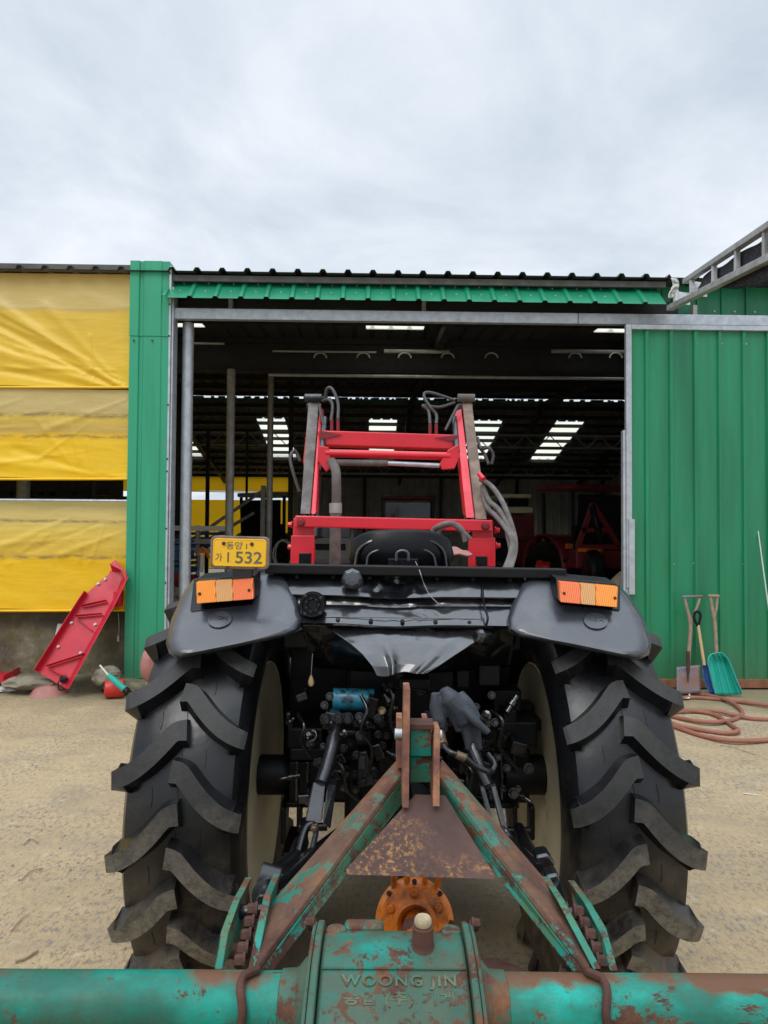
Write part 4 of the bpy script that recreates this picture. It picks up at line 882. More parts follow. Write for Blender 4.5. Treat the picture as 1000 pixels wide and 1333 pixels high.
# exhaust with its flexible duct
pcyl('exhaust_pipe', 437, 662, 3.9, 436, 745, 3.9, .032, 'mud', 18); pcyl('exhaust_clamp', 437, 655, 3.9, 437, 668, 3.9, .036, 'galv_dull', 18)
ptube('exhaust_elbow', [(438, 656, 3.9), (438, 630, 3.9), (437, 612, 3.93), (431, 600, 3.97)], .027, 'mud', n=14)
b = MB(); c = P(586, 722, 3.2); b.grid(lambda u, v: c+Vector(((u-.5)*.19, (v-.5)*.12, .03*math.sin(u*PI)*math.sin(v*PI)+.012*noise.noise((u*5, v*5, 0)))), 16, 10); b.build('seat_rag', M['basin'], tractor, solid=.01, smooth=True)

# ---- linkage and castings under the rear
pcyl('hydraulic_filter', 434, 910, 2.20, 487, 911, 2.20, .034, 'blue_can', 28)
b = MB(); c = P(405, 887, 2.15); b.lathe(c, (0, 0, -1), [(.003, -.018), (.007, -.008), (.010, .004), (.007, .013), (.002, .016)], 14); b.build('hanging_weight', M['wood_light'], tractor, smooth=True); pcyl('string', 405, 880, 2.15, 407, 851, 2.15, .0012, 'galv_dull', 6)
pbox('rockshaft_cover', 430, 938, 560, 985, 2.27, .12); pbox('axle_bracket', 374, 948, 420, 975, 2.24, .2); pbox('axle_bracket', 640, 940, 700, 975, 2.26, .2); pbox('axle_plate', 378, 975, 424, 990, 2.22, .2, bev=.003); pbox('axle_plate', 376, 992, 420, 1046, 2.27, .2)
pbox('axle_housing', 610, 975, 690, 1046, 2.30, .25); pbox('support_plate', 620, 1046, 676, 1053, 2.26, .2, bev=.003); pbox('support_plate', 366, 1045, 420, 1052, 2.26, .2, bev=.003)
b = MB(); b.lathe(P(520, 1000, 2.32), (0, -1, 0), [(.16, 0), (.16, .02), (.14, .035), (.06, .04)], 40); b.build('pto_cover', M['satin_black'], tractor, smooth=True)
b = MB(); b.lathe(P(522, 1060, 2.3), (0, -1, 0), [(.13, 0), (.13, .03), (.07, .05), (.07, .1)], 32); b.build('pto_guard', M['satin_black'], tractor, smooth=True)
b = MB(); pquad(b, [(464, 980), (478, 978), (488, 1022), (466, 1026)], 2.18, .03); vb = b.build('valve_block', M['worn_black'], tractor, bevel=.004)
pbox('valve_label', 467, 985, 475, 1001, 2.175, .004, 'plastic', .001, vb)
bolts('casing_bolt', [P(x, y, 2.2) for x, y in ((427, 934), (449, 935), (465, 942), (482, 937), (462, 984), (462, 1007), (463, 1028), (456, 967), (497, 942), (503, 958), (498, 972), (520, 880), (508, 895))], (0, -1, 0), .010, .012, M['worn_black'], tractor)
bolts('bright_bolt', [P(497, 925, 2.17)], (0, -1, 0), .010, .014, M['wood_light'], tractor)
bolts('casing_bolt', [P(x, y, 2.2) for x, y in ((548, 900), (556, 930), (625, 937), (648, 985), (660, 1000), (640, 905), (400, 955), (404, 968), (610, 990), (585, 1010))], (0, -1, .2), .010, .012, M['worn_black'], tractor)
rnd = random.Random(5)
for k in range(26):
    x, y = rnd.uniform(440, 620), rnd.uniform(890, 1030); Y = rnd.uniform(2.16, 2.27); rr = rnd.uniform(.012, .035)
    b = MB()
    if k % 3 == 0: b.lathe(P(x, y, Y), (rnd.uniform(-.3, .3), -1, rnd.uniform(-.2, .3)), [(rr, -.08), (rr, 0), (rr*.8, .008), (rr*.45, .01), (rr*.4, .022)], 16); b.build('port_cover', M[rnd.choice(('gloss_black', 'worn_black'))], tractor, smooth=True, angle=30)
    elif k % 3 == 1: b.box(P(x, y, Y+.04), (rr*rnd.uniform(1.5, 3), .08, rr*rnd.uniform(1, 2.4)), Matrix.Rotation(rnd.uniform(-.3, .3), 3, 'Y')); b.build('casing_block', M['cast_black'], tractor, bevel=.004)
    else: b.tube(cat([P(x, y, Y), P(x+rnd.uniform(5, 20), y-rnd.uniform(5, 25), Y-.03), P(x+rnd.uniform(15, 50), y+rnd.uniform(-20, 20), Y-.02), P(x+rnd.uniform(30, 70), y+rnd.uniform(0, 30), Y+.03)], 6), .006, 8); b.build('hydraulic_pipe', M['gloss_black'], tractor, smooth=True)
for k in range(70):
    x, y = rnd.choice((rnd.uniform(424, 520), rnd.uniform(424, 520), rnd.uniform(575, 625), rnd.uniform(625, 700), rnd.uniform(376, 424))), rnd.uniform(905, 1045); Y = rnd.uniform(2.09, 2.2); rr = rnd.uniform(.006, .016)
    if k % 2: bolts('casing_bolt', [P(x, y, Y)], (0, -1, .15), rnd.choice((.008, .010, .013)), .014, M['oily'], tractor)
    elif k % 4 == 0:
        b = MB(); ax_ = Vector((rnd.uniform(-1, 1), -rnd.uniform(.1, 1), rnd.uniform(-.6, .8))).normalized(); b.lathe(P(x, y, Y), ax_, [(rr, -.03), (rr, -.01), (rr*1.5, -.008), (rr*1.5, .006), (rr*.9, .008), (rr*.9, .03), (rr*.5, .034)], 12); b.build('pipe_union', M['oily'], tractor, smooth=True, angle=35)
    else:
        b = MB(); b.box(P(x, y, Y+.03), (rr*rnd.uniform(2, 4), .06, rr*rnd.uniform(1.5, 5)), Matrix.Rotation(rnd.uniform(-.5, .5), 3, 'Y')); b.build('casing_rib', M['oily'], tractor, bevel=.004, seg=3)
for pts in ([(470, 905, 2.1), (478, 925, 2.07), (470, 950, 2.07), (484, 975, 2.1), (480, 1010, 2.12)], [(500, 890, 2.1), (512, 905, 2.06), (508, 935, 2.07), (515, 960, 2.1)], [(640, 925, 2.1), (655, 940, 2.06), (650, 970, 2.08), (664, 990, 2.12)], [(600, 990, 2.1), (615, 1005, 2.06), (612, 1030, 2.08), (625, 1048, 2.1)], [(432, 985, 2.12), (446, 1000, 2.08), (452, 1030, 2.1), (470, 1045, 2.12)], [(388, 930, 2.16), (396, 945, 2.12), (392, 965, 2.12), (404, 985, 2.14)]):
    ptube('hydraulic_pipe', pts, .006, 'oily')
for x in (384, 398, 412): pbox('housing_rib', x, 992, x+4, 1044, 2.25, .02, 'oily', .003)
for x in (636, 652, 668): pbox('housing_rib', x, 980, x+4, 1044, 2.28, .02, 'oily', .003)
for k in range(10):
    x = rnd.uniform(560, 700); y = rnd.uniform(860, 960); Y = rnd.uniform(2.25, 2.45)
    pbox('casing_block', x, y, x+rnd.uniform(12, 40), y+rnd.uniform(10, 40), Y, .1, 'cast_black', .004)
pbox('valve_cover', 520, 884, 560, 898, 2.15, .1)
# lift arms and rods
pcyl('lift_arm', 418, 937, 2.12, 452, 936, 2.12, .018, 'worn_black'); pcyl('lift_arm', 585, 932, 2.12, 632, 944, 2.12, .02, 'worn_black')
bolts('lift_pin', [P(424, 936, 2.1), P(441, 935, 2.09), P(453, 935, 2.1)], (0, -1, 0), .014, .018, M['worn_black'], tractor)
b = MB(); b.tube([P(442, 938, 2.1), P(437, 952, 2.08), P(434, 962, 2.06), P(432, 975, 2.04), P(424, 1004, 2.0), P(418, 1020, 1.97)], [.010, .011, .020, .018, .019, .019], 14); b.build('lift_rod', M['worn_black'], tractor, smooth=True)
b = MB(); pquad(b, [(407, 1019), (424, 1018), (419, 1070), (397, 1069)], [1.97, 1.97, 1.88, 1.88], .012); pquad(b, [(426, 1020), (438, 1023), (430, 1080), (420, 1072)], [1.99, 2.0, 1.9, 1.89], .05); b.build('lift_rod_box', M['worn_black'], tractor, bevel=.004)
b = MB(); b.tube(cat([P(*q) for q in ((386, 1118, 1.78), (396, 1082, 1.85), (404, 1073, 1.87), (412, 1078, 1.87), (404, 1118, 1.78))], 6), .0075, 8); b.build('rod_fork', M['worn_black'], tractor, smooth=True)
bolts('fork_pin', [P(409, 1078, 1.86)], (0, -1, 0), .008, .01, M['brass'], tractor)
b = MB(); b.tube([P(458, 1075, 2.15), P(400, 1122, 1.75), P(360, 1158, 1.5)], [.022, .024, .022], 12); b.tube([P(360, 1156, 1.5), P(346, 1166, 1.42)], .03, 16); b.build('lower_link', M['gloss_black'], tractor, smooth=True)
pcyl('stabiliser_end', 390, 1077, 2.1, 426, 1076, 2.1, .012, 'satin_black'); pbox('stabiliser_bracket', 365, 1052, 371, 1100, 2.2, .05); pbox('stabiliser_bracket', 386, 1050, 392, 1085, 2.2, .05); pbox('stabiliser_bracket', 366, 1110, 386, 1130, 2.2, .2)
b = MB(); b.tube([P(398, 1070, 2.08), P(396, 1088, 2.0), P(392, 1098, 1.95), P(386, 1118, 1.8), P(372, 1130, 1.65), P(362, 1140, 1.6)], [.016, .011, .022, .024, .024, .03], 14); b.build('stabiliser_rod', M['satin_black'], tractor, smooth=True)
b = MB(); c = P(350, 1146, 1.5); b.cyl(c+Vector((-.022, 0, .008)), c+Vector((.022, 0, -.004)), .03, 20); b.tube([c, P(340, 1172, 1.36)], [.012, .010], 10); b.build('link_ball', M['worn_black'], tractor, smooth=True, bevel=.003)
b = MB(); b.tube([P(604, 946, 2.1), P(616, 975, 2.05), P(630, 1012, 2.0), P(636, 1024, 1.98)], [.017, .019, .016, .016], 14); b.build('lift_rod', M['worn_black'], tractor, smooth=True)
b = MB(); pquad(b, [(624, 1023), (630, 1021), (646, 1080), (640, 1084)], [1.98, 1.98, 1.88, 1.88], .03); pquad(b, [(638, 1021), (645, 1020), (662, 1082), (655, 1086)], [1.98, 1.98, 1.88, 1.88], .03); pquad(b, [(624, 1024), (645, 1020), (646, 1026), (626, 1030)], 1.975, .03); b.build('lift_rod_box', M['worn_black'], tractor, bevel=.003)
b = MB(); b.tube(cat([P(*q) for q in ((650, 1115, 1.8), (645, 1085, 1.87), (652, 1078, 1.88), (662, 1086, 1.87), (676, 1115, 1.8))], 6), .0075, 8); b.build('rod_fork', M['worn_black'], tractor, smooth=True)
b = MB(); b.tube([P(612, 1065, 2.15), P(672, 1110, 1.75), P(702, 1140, 1.55)], [.022, .024, .024], 12); b.build('lower_link', M['gloss_black'], tractor, smooth=True)
pcyl('stabiliser_end', 650, 1082, 2.08, 690, 1082, 2.08, .012, 'satin_black'); pbox('stabiliser_bracket', 668, 1050, 674, 1100, 2.2, .05); pbox('stabiliser_bracket', 690, 1050, 697, 1095, 2.2, .05)
b = MB(); b.tube([P(676, 1078, 2.08), P(682, 1096, 1.95), P(688, 1112, 1.8), P(698, 1128, 1.65)], [.016, .02, .024, .024], 14); b.build('stabiliser_rod', M['satin_black'], tractor, smooth=True)
b = MB(); pquad(b, [(697, 1116), (715, 1112), (724, 1126), (720, 1140), (704, 1142)], 1.58, .05); b.build('link_end', M['gloss_black'], tractor, bevel=.008, seg=3); b = MB(); pquad(b, [(710, 1142), (728, 1138), (732, 1156), (716, 1162)], 1.48, .045); b.tube([P(724, 1150, 1.5), P(733, 1180, 1.36)], [.014, .011], 10); b.build('link_ball', M['gloss_black'], tractor, bevel=.008, seg=3)

# ================================================================== ROTARY TILLER
RY = 1.06; RZ = .815; RR = .043; RX = .06
tiller = thing('rotary_tiller', (RX, RY, 0), 'turquoise and rust rotary tiller hitched behind the tractor, its long tube across the foreground', 'tiller')
b = MB()
def tubef(u, v):
    a = 2*PI*v; x = lerp(-1.0, 1.15, u); r = RR+.0006*noise.noise((x*6, math.cos(a)*2, math.sin(a)*2)); return (x, RY+r*math.cos(a), RZ+r*math.sin(a)+.0)
b.grid(tubef, 160, 40); bm_ = b; bmesh.ops.remove_doubles(b.bm, verts=b.bm.verts, dist=1e-5); b.build('main_tube', M['tube_paint'], tiller, smooth=True)
# gearbox casting
gx_0, gx_1 = (420-500)/900*1.02, (614-500)/900*1.02
prof = [(1.155, .60), (1.155, .852), (1.14, .868), (1.118, .876), (1.085, .878), (1.045, .870), (1.038, .866), (1.0, .852), (.968, .836), (.948, .815), (.938, .78), (.94, .60)]
prof = [(y, z+(.0115 if z > .65 else 0)) for y, z in prof]
b = MB(); b.prism([(gx_0, y, z) for y, z in prof], (gx_1-gx_0, 0, 0)); gb = b.build('gearbox', M['cast_paint'], tiller, bevel=.006, seg=3, smooth=True, angle=30)
b = MB(); b.tube([(gx_0+.004, 1.041, .881), (gx_1-.004, 1.041, .881)], .0018, 6); b.build('casting_seam', M['cast_paint'], gb)
for x in (gx_0, gx_1):
    s = -1 if x == gx_0 else 1
    fl = [(y+(.012 if y > 1.05 else -.010), z+(.010 if z > .65 else 0)) for y, z in prof]
    b = MB(); b.prism([(x+s*.001, y, z) for y, z in fl], (s*.011, 0, 0)); b.prism([(x+s*.0125, y+(1.05-y)*.02, z-.001) for y, z in fl], (s*.006, 0, 0)); b.build('end_flange', M['cast_paint'], tiller, bevel=.003)
    b = MB(); b.lathe((x+s*.019, RY, RZ), (s, 0, 0), [(.062, 0), (.060, .006), (.050, .014), (RR+.004, .018), (RR+.003, .040), (RR-.002, .042)], 40); b.build('tube_collar', M['cast_paint'], tiller, smooth=True)
    bolts('flange_bolt', [(x+s*.019, y, z) for y, z in ((1.155, .879), (1.135, .895), (1.04, .851), (.97, .811), (1.15, .811))], (s, 0, 0), .0075, .010, M['rust'], tiller)
# ears at the back corners, filler neck, lettering
for x in (gx_0+.018, gx_1-.016):
    b = MB(); b.lathe((x, 1.135, .863), (0, 0, 1), [(.022, -.02), (.021, .014), (.015, .022), (.004, .024)], 18); b.build('casting_ear', M['cast_paint'], gb, smooth=True)
b = MB(); b.b2((gx_0+.03, 1.138, .86), (gx_0+.095, 1.165, .887)); b.build('casting_lug', M['cast_paint'], gb, bevel=.008, seg=3)
fc = P(551, 1243, 1.075); fz_ = .8855
b = MB(); b.lathe((fc.x, 1.085, fz_-.004), (0, 0, 1), [(.024, 0), (.019, .006), (.0165, .012), (.0165, .036), (.0145, .038)], 24); b.build('filler_neck', M['rust'], gb, smooth=True)
b = MB(); b.lathe((fc.x, 1.085, fz_+.035), (0, 0, 1), [(.0125, 0), (.0135, .003), (.0132, .009), (.011, .012), (.003, .0125)], 20); b.build('filler_plug', M['plug'], gb, smooth=True, label='cream coloured plug')
def gb_text(t_, px, y, z, size, sx, sp=1.):
    MM = basis((px, y, z), (1, 0, 0), (0, 1, .43)); text('cast_lettering', t_, M['cast_letters'], MM, size, .0014, gb, sx, sp, .0005)
gb_text('WOONG JIN', (524-500)/900*1.02, 1.0235, .8732, .0225, 1.15, 1.18); gb_text('농업 (주) 기계', (524-500)/900*1.0, 1.000, .8625, .020, 1.3, 1.1)
# mast
def edge_plate(name, p_top, p_bot, th, dep, mat='mast_rust', parent=tiller):
    a, c = P(*p_top), P(*p_bot); b = MB(); b.hexa([c+Vector((-th/2, 0, 0)), c+Vector((th/2, 0, 0)), c+Vector((th/2, dep, 0)), c+Vector((-th/2, dep, 0)), a+Vector((-th/2, 0, 0)), a+Vector((th/2, 0, 0)), a+Vector((th/2, dep*.7, 0)), a+Vector((-th/2, dep*.7, 0))]); return b.build(name, M[mat], parent, bevel=.0015)
edge_plate('mast_plate', (530, 897, 1.46), (528, 1052, 1.40), .0135, .09); edge_plate('mast_plate', (569, 950, 1.47), (568, 1050, 1.40), .0135, .09)
edge_plate('mast_plate', (520, 934, 1.53), (520, 1000, 1.50), .013, .06); edge_plate('mast_plate', (553, 934, 1.55), (556, 960, 1.53), .012, .05)
b = MB(); pquad(b, [(534, 948), (562, 949), (562, 985), (534, 985)], 1.475, .02); pquad(b, [(534, 985), (562, 985), (562, 1019), (534, 1019)], 1.485, .016); b.build('mast_web', M['leg_green'], tiller, bevel=.002)
b = MB(); a = P(548, 947, 1.47); b.box(a+Vector((0, .02, .002)), (.055, .05, .012)); b.build('mast_cap', M['rust'], tiller, bevel=.002)
pcyl('top_pin', 514, 955, 1.52, 575, 957, 1.52, .011, 'galv', 14, tiller)
b = MB(); q = [P(541, 1040, 1.435), P(580, 1041, 1.435), P(644, 1145, 1.30), P(450, 1139, 1.30)]; b.prism(q, (0, .010, .006)); b.build('gusset_plate', M['gusset'], tiller, bevel=.001)
def leg(outer, ridge, lower, mats):
    b = MB()
    T, Bq = 0, 1
    c = []
    for k in (1, 0):
        o_, r_, l_ = P(*outer[k]), P(*ridge[k]), P(*lower[k]); c.append((r_, l_, o_+(l_-r_), o_))
    (r0, l0, x0_, o0), (r1, l1, x1_, o1) = c
    # open angle section: two plates
    t = .010
    nA = (r1-r0).cross(o0-r0).normalized(); nB = (r1-r0).cross(l0-r0).normalized()
    if nA.dot(l0-r0) < 0: nA = -nA
    if nB.dot(o0-r0) < 0: nB = -nB
    b.hexa([r0, o0, o0+nA*t, r0+nA*t, r1, o1, o1+nA*t, r1+nA*t], 0)
    b.hexa([r0+nA*(t+.0005), l0, l0+nB*t, r0+nB*t+nA*(t+.0005), r1+nA*(t+.0005), l1, l1+nB*t, r1+nB*t+nA*(t+.0005)], 1)
    return b.build('mast_leg', mats, tiller, bevel=.002)
leg([(517, 988, 1.56), (326, 1205, 1.24)], [(522, 1008, 1.50), (335, 1256, 1.12)], [(529, 1040, 1.50), (356, 1264, 1.135)], [M['leg_paint'], M['leg_green']])
leg([(576, 988, 1.56), (790, 1238, 1.24)], [(572, 1010, 1.50), (766, 1260, 1.12)], [(570, 1042, 1.50), (745, 1265, 1.135)], [M['leg_paint'], M['leg_green']])
def hitch_plate(pts, th, mat='leg_green'):
    """pts: pixel points of the near edge from top to bottom"""
    b = MB(); e = [P(*q) for q in pts]; n_ = len(e)
    for i in range(n_-1):
        a, c = e[i], e[i+1]; h = Vector((th/2, 0, 0)); d = Vector((0, .11, -.015)); d2 = Vector((0, .14, -.03)) if i else Vector((0, .11, -.015))
        b.hexa([c-h, c+h, c+h+Vector((0, .14, -.03)), c-h+Vector((0, .14, -.03)), a-h, a+h, a+h+d2, a-h+d2])
    return b.build('hitch_plate', M[mat], tiller, bevel=.0015, weld=True)
hitch_plate([(308, 1171, 1.26), (293, 1210, 1.19), (284, 1262, 1.12)], .0125); hitch_plate([(348, 1166, 1.25), (328, 1262, 1.12)], .0130)
hitch_plate([(729, 1170, 1.25), (778, 1262, 1.12)], .0130); hitch_plate([(765, 1175, 1.26), (786, 1212, 1.19), (800, 1264, 1.12)], .0125)
bolts('hitch_bolt', [P(x, y, Y) for x, y, Y in ((334, 1184, 1.25), (330, 1201, 1.225), (326, 1218, 1.20), (322, 1235, 1.175), (318, 1251, 1.15))], (-1, -.1, 0), .0105, .014, M['rust'], tiller)
bolts('hitch_bolt', [P(x, y, Y) for x, y, Y in ((748, 1187, 1.25), (756, 1202, 1.225), (763, 1217, 1.20), (771, 1235, 1.175), (778, 1252, 1.15))], (1, -.1, 0), .0105, .014, M['rust'], tiller)
pcyl('hitch_pin', 304, 1188, 1.28, 346, 1186, 1.28, .013, 'worn_black', 14, tiller); pcyl('hitch_pin', 735, 1190, 1.28, 772, 1193, 1.28, .013, 'worn_black', 14, tiller)
pcyl('spacer_tube', 292, 1238, 1.20, 332, 1238, 1.20, .012, 'rust', 14, tiller); pcyl('spacer_tube', 770, 1240, 1.20, 792, 1240, 1.20, .012, 'rust', 14, tiller)
for px, s in ((325, 1), (784, -1)):
    x = (px-500)/900*1.04; r = RR+.008; pts = [(x+s*(.016 if k < 2 else .004*math.cos(k)), RY+r*math.cos(a)*(1.0), RZ+r*math.sin(a)) for k, a in enumerate([PI*.42+k*PI*1.5/20 for k in range(21)])]
    b = MB(); b.tube([(pts[0][0]+s*.006, RY+.03, RZ+r+.004)]+pts, .0065, 10); b.build('clamp_rod', M['rust'], tiller, smooth=True)
b = MB(); q = P(520, 1250, 1.25); b.prism([(RX-.16, 1.10, .80), (RX-.10, 1.30, .74), (RX-.02, 1.30, .74), (RX-.02, 1.10, .80)], (0, 0, -.01)); b.build('cover_plate', M['rust'], tiller); b = MB(); b.prism([(RX+.14, 1.10, .80), (RX+.20, 1.10, .80), (RX+.27, 1.10, .80), (RX+.16, 1.30, .74), (RX+.10, 1.30, .74)], (0, 0, -.01)); b.build('cover_plate', M['rust'], tiller)
b = MB(); hood_ = [(1.30, .40), (1.37, .52), (1.30, .585), (1.12, .62), (.96, .60), (.80, .42)]
b.prism([(-.78, y, z) for y, z in hood_], (1.68, 0, 0)); b.build('rotor_hood', M['leg_paint'], tiller, bevel=.004)
for x in (-.80, .915): b = MB(); b.prism([(x, .72, .16), (x, 1.36, .16), (x, 1.40, .52), (x, 1.20, .76), (x, .98, .80), (x, .76, .5)], (.012, 0, 0)); b.build('side_plate', M['leg_green'], tiller)
# orange slip clutch on the input shaft
oc = P(540, 1201, 1.42)
b = MB(); b.lathe(oc, (0, -1, .34), [(.060, -.05), (.078, -.045), (.080, -.012), (.074, -.006), (.070, .0), (.066, .010), (.048, .014), (.044, .022), (.036, .024), (.028, .014), (.024, -.01), (.012, -.01)], 48); cl = b.build('slip_clutch', M['orange'], tiller, smooth=True, angle=40)
axo = Vector((0, -1, .34)).normalized(); ex_ = Vector((1, 0, 0)); ez_ = axo.cross(ex_)*-1
bolts('clutch_bolt', [oc+axo*.012+(ex_*math.cos(a)+ez_*math.sin(a))*.056 for a in [k*PI/3+.5 for k in range(6)]], axo, .008, .007, M['orange'], cl)
bolts('clutch_spring', [oc+axo*.0+(ex_*math.cos(a)+ez_*math.sin(a))*.074 for a in [k*PI/4 for k in range(8)]], axo, .004, .003, M['rust'], cl)
for dx in (-.03, .035): b = MB(); b.tube(cat([oc+Vector((dx-.012, .03, .05)), oc+Vector((dx-.012, .03, .085)), oc+Vector((dx, .03, .098)), oc+Vector((dx+.014, .03, .085)), oc+Vector((dx+.014, .03, .06))], 5), .006, 8); b.build('clutch_yoke', M['orange'], cl, smooth=True)
b = MB(); b.cyl(oc+Vector((0, -.0, 0)), (RX, 1.15, .76), .022, 16); b.build('input_shaft', M['orange'], tiller, smooth=True)
b = MB(); b.lathe((oc.x-.004, oc.y-.03, oc.z+.004), axo, [(.02, 0), (.024, .01), (.018, .03), (.012, .04)], 20); b.build('shaft_yoke', M['rust'], cl, smooth=True)
b = MB(); b.cyl(oc+Vector((0, .05, 0)), (TX, 2.3, .70), .03, 16); b.build('drive_shaft', M['satin_black'], tiller, smooth=True)

# ================================================================== THINGS ROUND THE YARD
# steel ladder frame slanting in from the right above the door
def gant(px, py, f):    # depth from the place along the frame
    return P(px, py, f)
lad = thing('ladder_frame', (3.2, 5.2, 0), 'grey steel ladder frame slanting up to the right above the green door', 'steel frame')
A1, A2 = P(872, 401, 6.55), P(1000, 337, 4.45); B1, B2 = P(893, 366, 6.3), P(1000, 295, 4.45)
dA = (A2-A1); dB = (B2-B1); A3 = A1+dA*1.7; B3 = B1+dB*1.75
b = MB(); b.beam(A1, A3, .06, .05); b.build('side_rail', M['galv_dull'], lad, bevel=.004)
b = MB(); b.beam(B1, B3, .06, .045); b.build('side_rail', M['galv_dull'], lad, bevel=.004)
for px in (880, 901, 930, 960, 997, 1042):
    t = 0; best = None
    for k in range(400):
        q = A1+dA*(k/235)
        v = CM.inverted() @ q; xx = W0/2+F*v.x/-v.z
        if best is None or abs(xx-px) < best[0]: best = (abs(xx-px), k/235)
    t = best[1]; q = A1+dA*t; r = None
    best = None
    for k in range(-40, 400):
        rr_ = B1+dB*(k/225); v = CM.inverted() @ rr_; xx = W0/2+F*v.x/-v.z
        if best is None or abs(xx-px) < best[0]: best = (abs(xx-px), rr_)
    r = best[1]
    b = MB(); b.beam(q+Vector((0, 0, .024)), r-Vector((0, 0, .02)), .035, .03, (0, 1, 0)); b.build('rung', M['galv_dull'], lad, bevel=.002)
    b = MB(); ww = Vector((.16, .05, 0)); q2 = q+Vector((.02, .03, .026)); r2 = r+Vector((.02, .03, -.024)); b.prism([q2, q2+ww*.9, r2+ww, r2], (0, .004, 0)); b.build('web_plate', M['galv_dull'], lad)
b = MB(); b.beam(A3, A3-Vector((0, 0, A3.z)), .08, .08, (0, 1, 0)); b.build('support_post', M['galv'], lad)
m = Mat('shade netting', .8); m.col((.012, .012, .016)); nn = m.ramp(m.voro(70), [(.12, 1), (.2, 0)]); k = m.mix(nn, (.01, .01, .013), (.35, .38, .45)); m.col(k); M['net'] = m.m
b = MB()
def netf(u, v):
    q = (A1+dA*lerp(.33, 1.6, u)).lerp(B1+dB*lerp(.33, 1.6, u), lerp(.12-.65*min(1, max(0, u-.18)*3), .93, v)); return q+Vector((.06, .16+.03*noise.noise((u*9, v*5, 1)), .02*noise.noise((u*7, v*3, 5))))
b.grid(netf, 30, 12); n_ = b.build('shade_netting', M['net'], solid=.012, smooth=True); tag(n_, 'bundle of black shade netting stored behind the steel ladder frame', 'netting')
b = MB(); b.grid(lambda u, v: (B1+dB*lerp(-.02, .24, u))+Vector((.0, -.035+.10*v, .03-.07*max(0, .5-v)*2*math.sin(PI*min(1, u*1.2+.1))+.012*noise.noise((u*8, v*5, 2)))), 20, 10)
t_ = b.build('tarpaulin', M['blue_tarp'], solid=.004, smooth=True); tag(t_, 'dark blue tarpaulin scrap draped over the lower end of the ladder frame', 'tarpaulin')
b = MB(); c0 = P(878, 365, 6.2)
b.grid(lambda u, v: P(lerp(873, 881, u)+3*math.sin(v*5), lerp(362, 388, v), 6.22+.03*noise.noise((u*4, v*6, 1)))+Vector((.01*noise.noise((u*6, v*7, 3)), 0, 0)), 10, 18)
t_ = b.build('rag', M['white'], solid=.006, smooth=True); tag(t_, 'white rag tied to the lower end of the ladder frame', 'rag')

# ---- red sheet metal guard leaning on the wall
def LP(px, py, off=0):   # leaning plane
    d = ray(px, py); o = Vector((0, 0, CAMZ)); k = .42   # Y = 6.28 + k*z
    t = (6.28+off+k*CAMZ)/(d.y-k*d.z); return o+d*t
gd = thing('machine_guard', LP(85, 895), 'long red sheet metal machine guard leaning against the wall and tarp', 'machine part')
b = MB(); pts = [(48, 874), (106, 782), (113, 772), (141, 748), (147, 738), (152, 740), (160, 752), (146, 783), (84, 895)]
b.prism([LP(*p) for p in pts], (0, .004, 0)); b.build('back_panel', M['red_panel'], gd)
def strip(pts, d0, d1, th=.005):
    b = MB()
    for i in range(len(pts)-1):
        a, c = pts[i], pts[i+1]; nn_ = Vector((.0, -1, .42)).normalized(); sk = Vector((.085, 0, -.03)) if d1 < -.1 else Vector((.0, 0, 0)); q = [LP(*a)+nn_*-d0, LP(*c)+nn_*-d0, LP(*c)+nn_*-d1+sk, LP(*a)+nn_*-d1+sk]; e = Vector((th, 0, 0)); b.hexa([q[0], q[1], q[1]+e, q[0]+e, q[3], q[2], q[2]+e, q[3]+e])
    return b
strip([(84, 896), (146, 784), (161, 752)], -.002, -.13).build('side_flange', M['red_panel'], gd)
strip([(48, 874), (106, 782), (113, 772)], -.002, -.07).build('side_flange', M['red_panel'], gd)
b = MB(); b.prism([LP(143, 734, -.1), LP(150, 729, -.1), LP(165, 746, -.12), LP(164, 757, -.12), LP(157, 745, -.02), LP(146, 744, -.0)], (0, .005, .002)); b.build('end_hood', M['red_panel'], gd)
for y0_, y1_ in (((62, 868), (112, 852)), ((100, 803), (134, 800)), ((107, 790), (140, 783))):
    strip([y0_, y1_], -.006, -.06, .004).build('cross_rib', M['red_panel'], gd)
strip([(101, 806), (122, 822)], -.006, -.05, .004).build('cross_rib', M['red_panel'], gd)
strip([(64, 870), (90, 884)], -.006, -.05, .004).build('cross_rib', M['red_panel'], gd)
bolts('guard_nut', [LP(x, y, -.008) for x, y in ((93, 811), (124, 813), (76, 842), (105, 850), (137, 754), (128, 760))], (0, -1, .4), .012, .012, M['galv'], gd)
b = MB(); c = LP(83, 884, -.02); b.lathe(c, (0, -1, .4), [(.035, 0), (.035, .012), (.02, .02), (.01, .02)], 20); b.build('clutch_knob', M['satin_black'], gd, smooth=True)
b = MB(); b.tube(cat([LP(83, 884, -.05), LP(76, 888, -.05), LP(77, 898, -.06), LP(84, 897, -.1)], 6), .006, 6); b.build('cable', M['satin_black'], gd, smooth=True)
b = MB(); b.b2(LP(147, 790, .02), LP(163, 768, .12)); b.build('hinge_box', M['red_panel'], gd, bevel=.004)
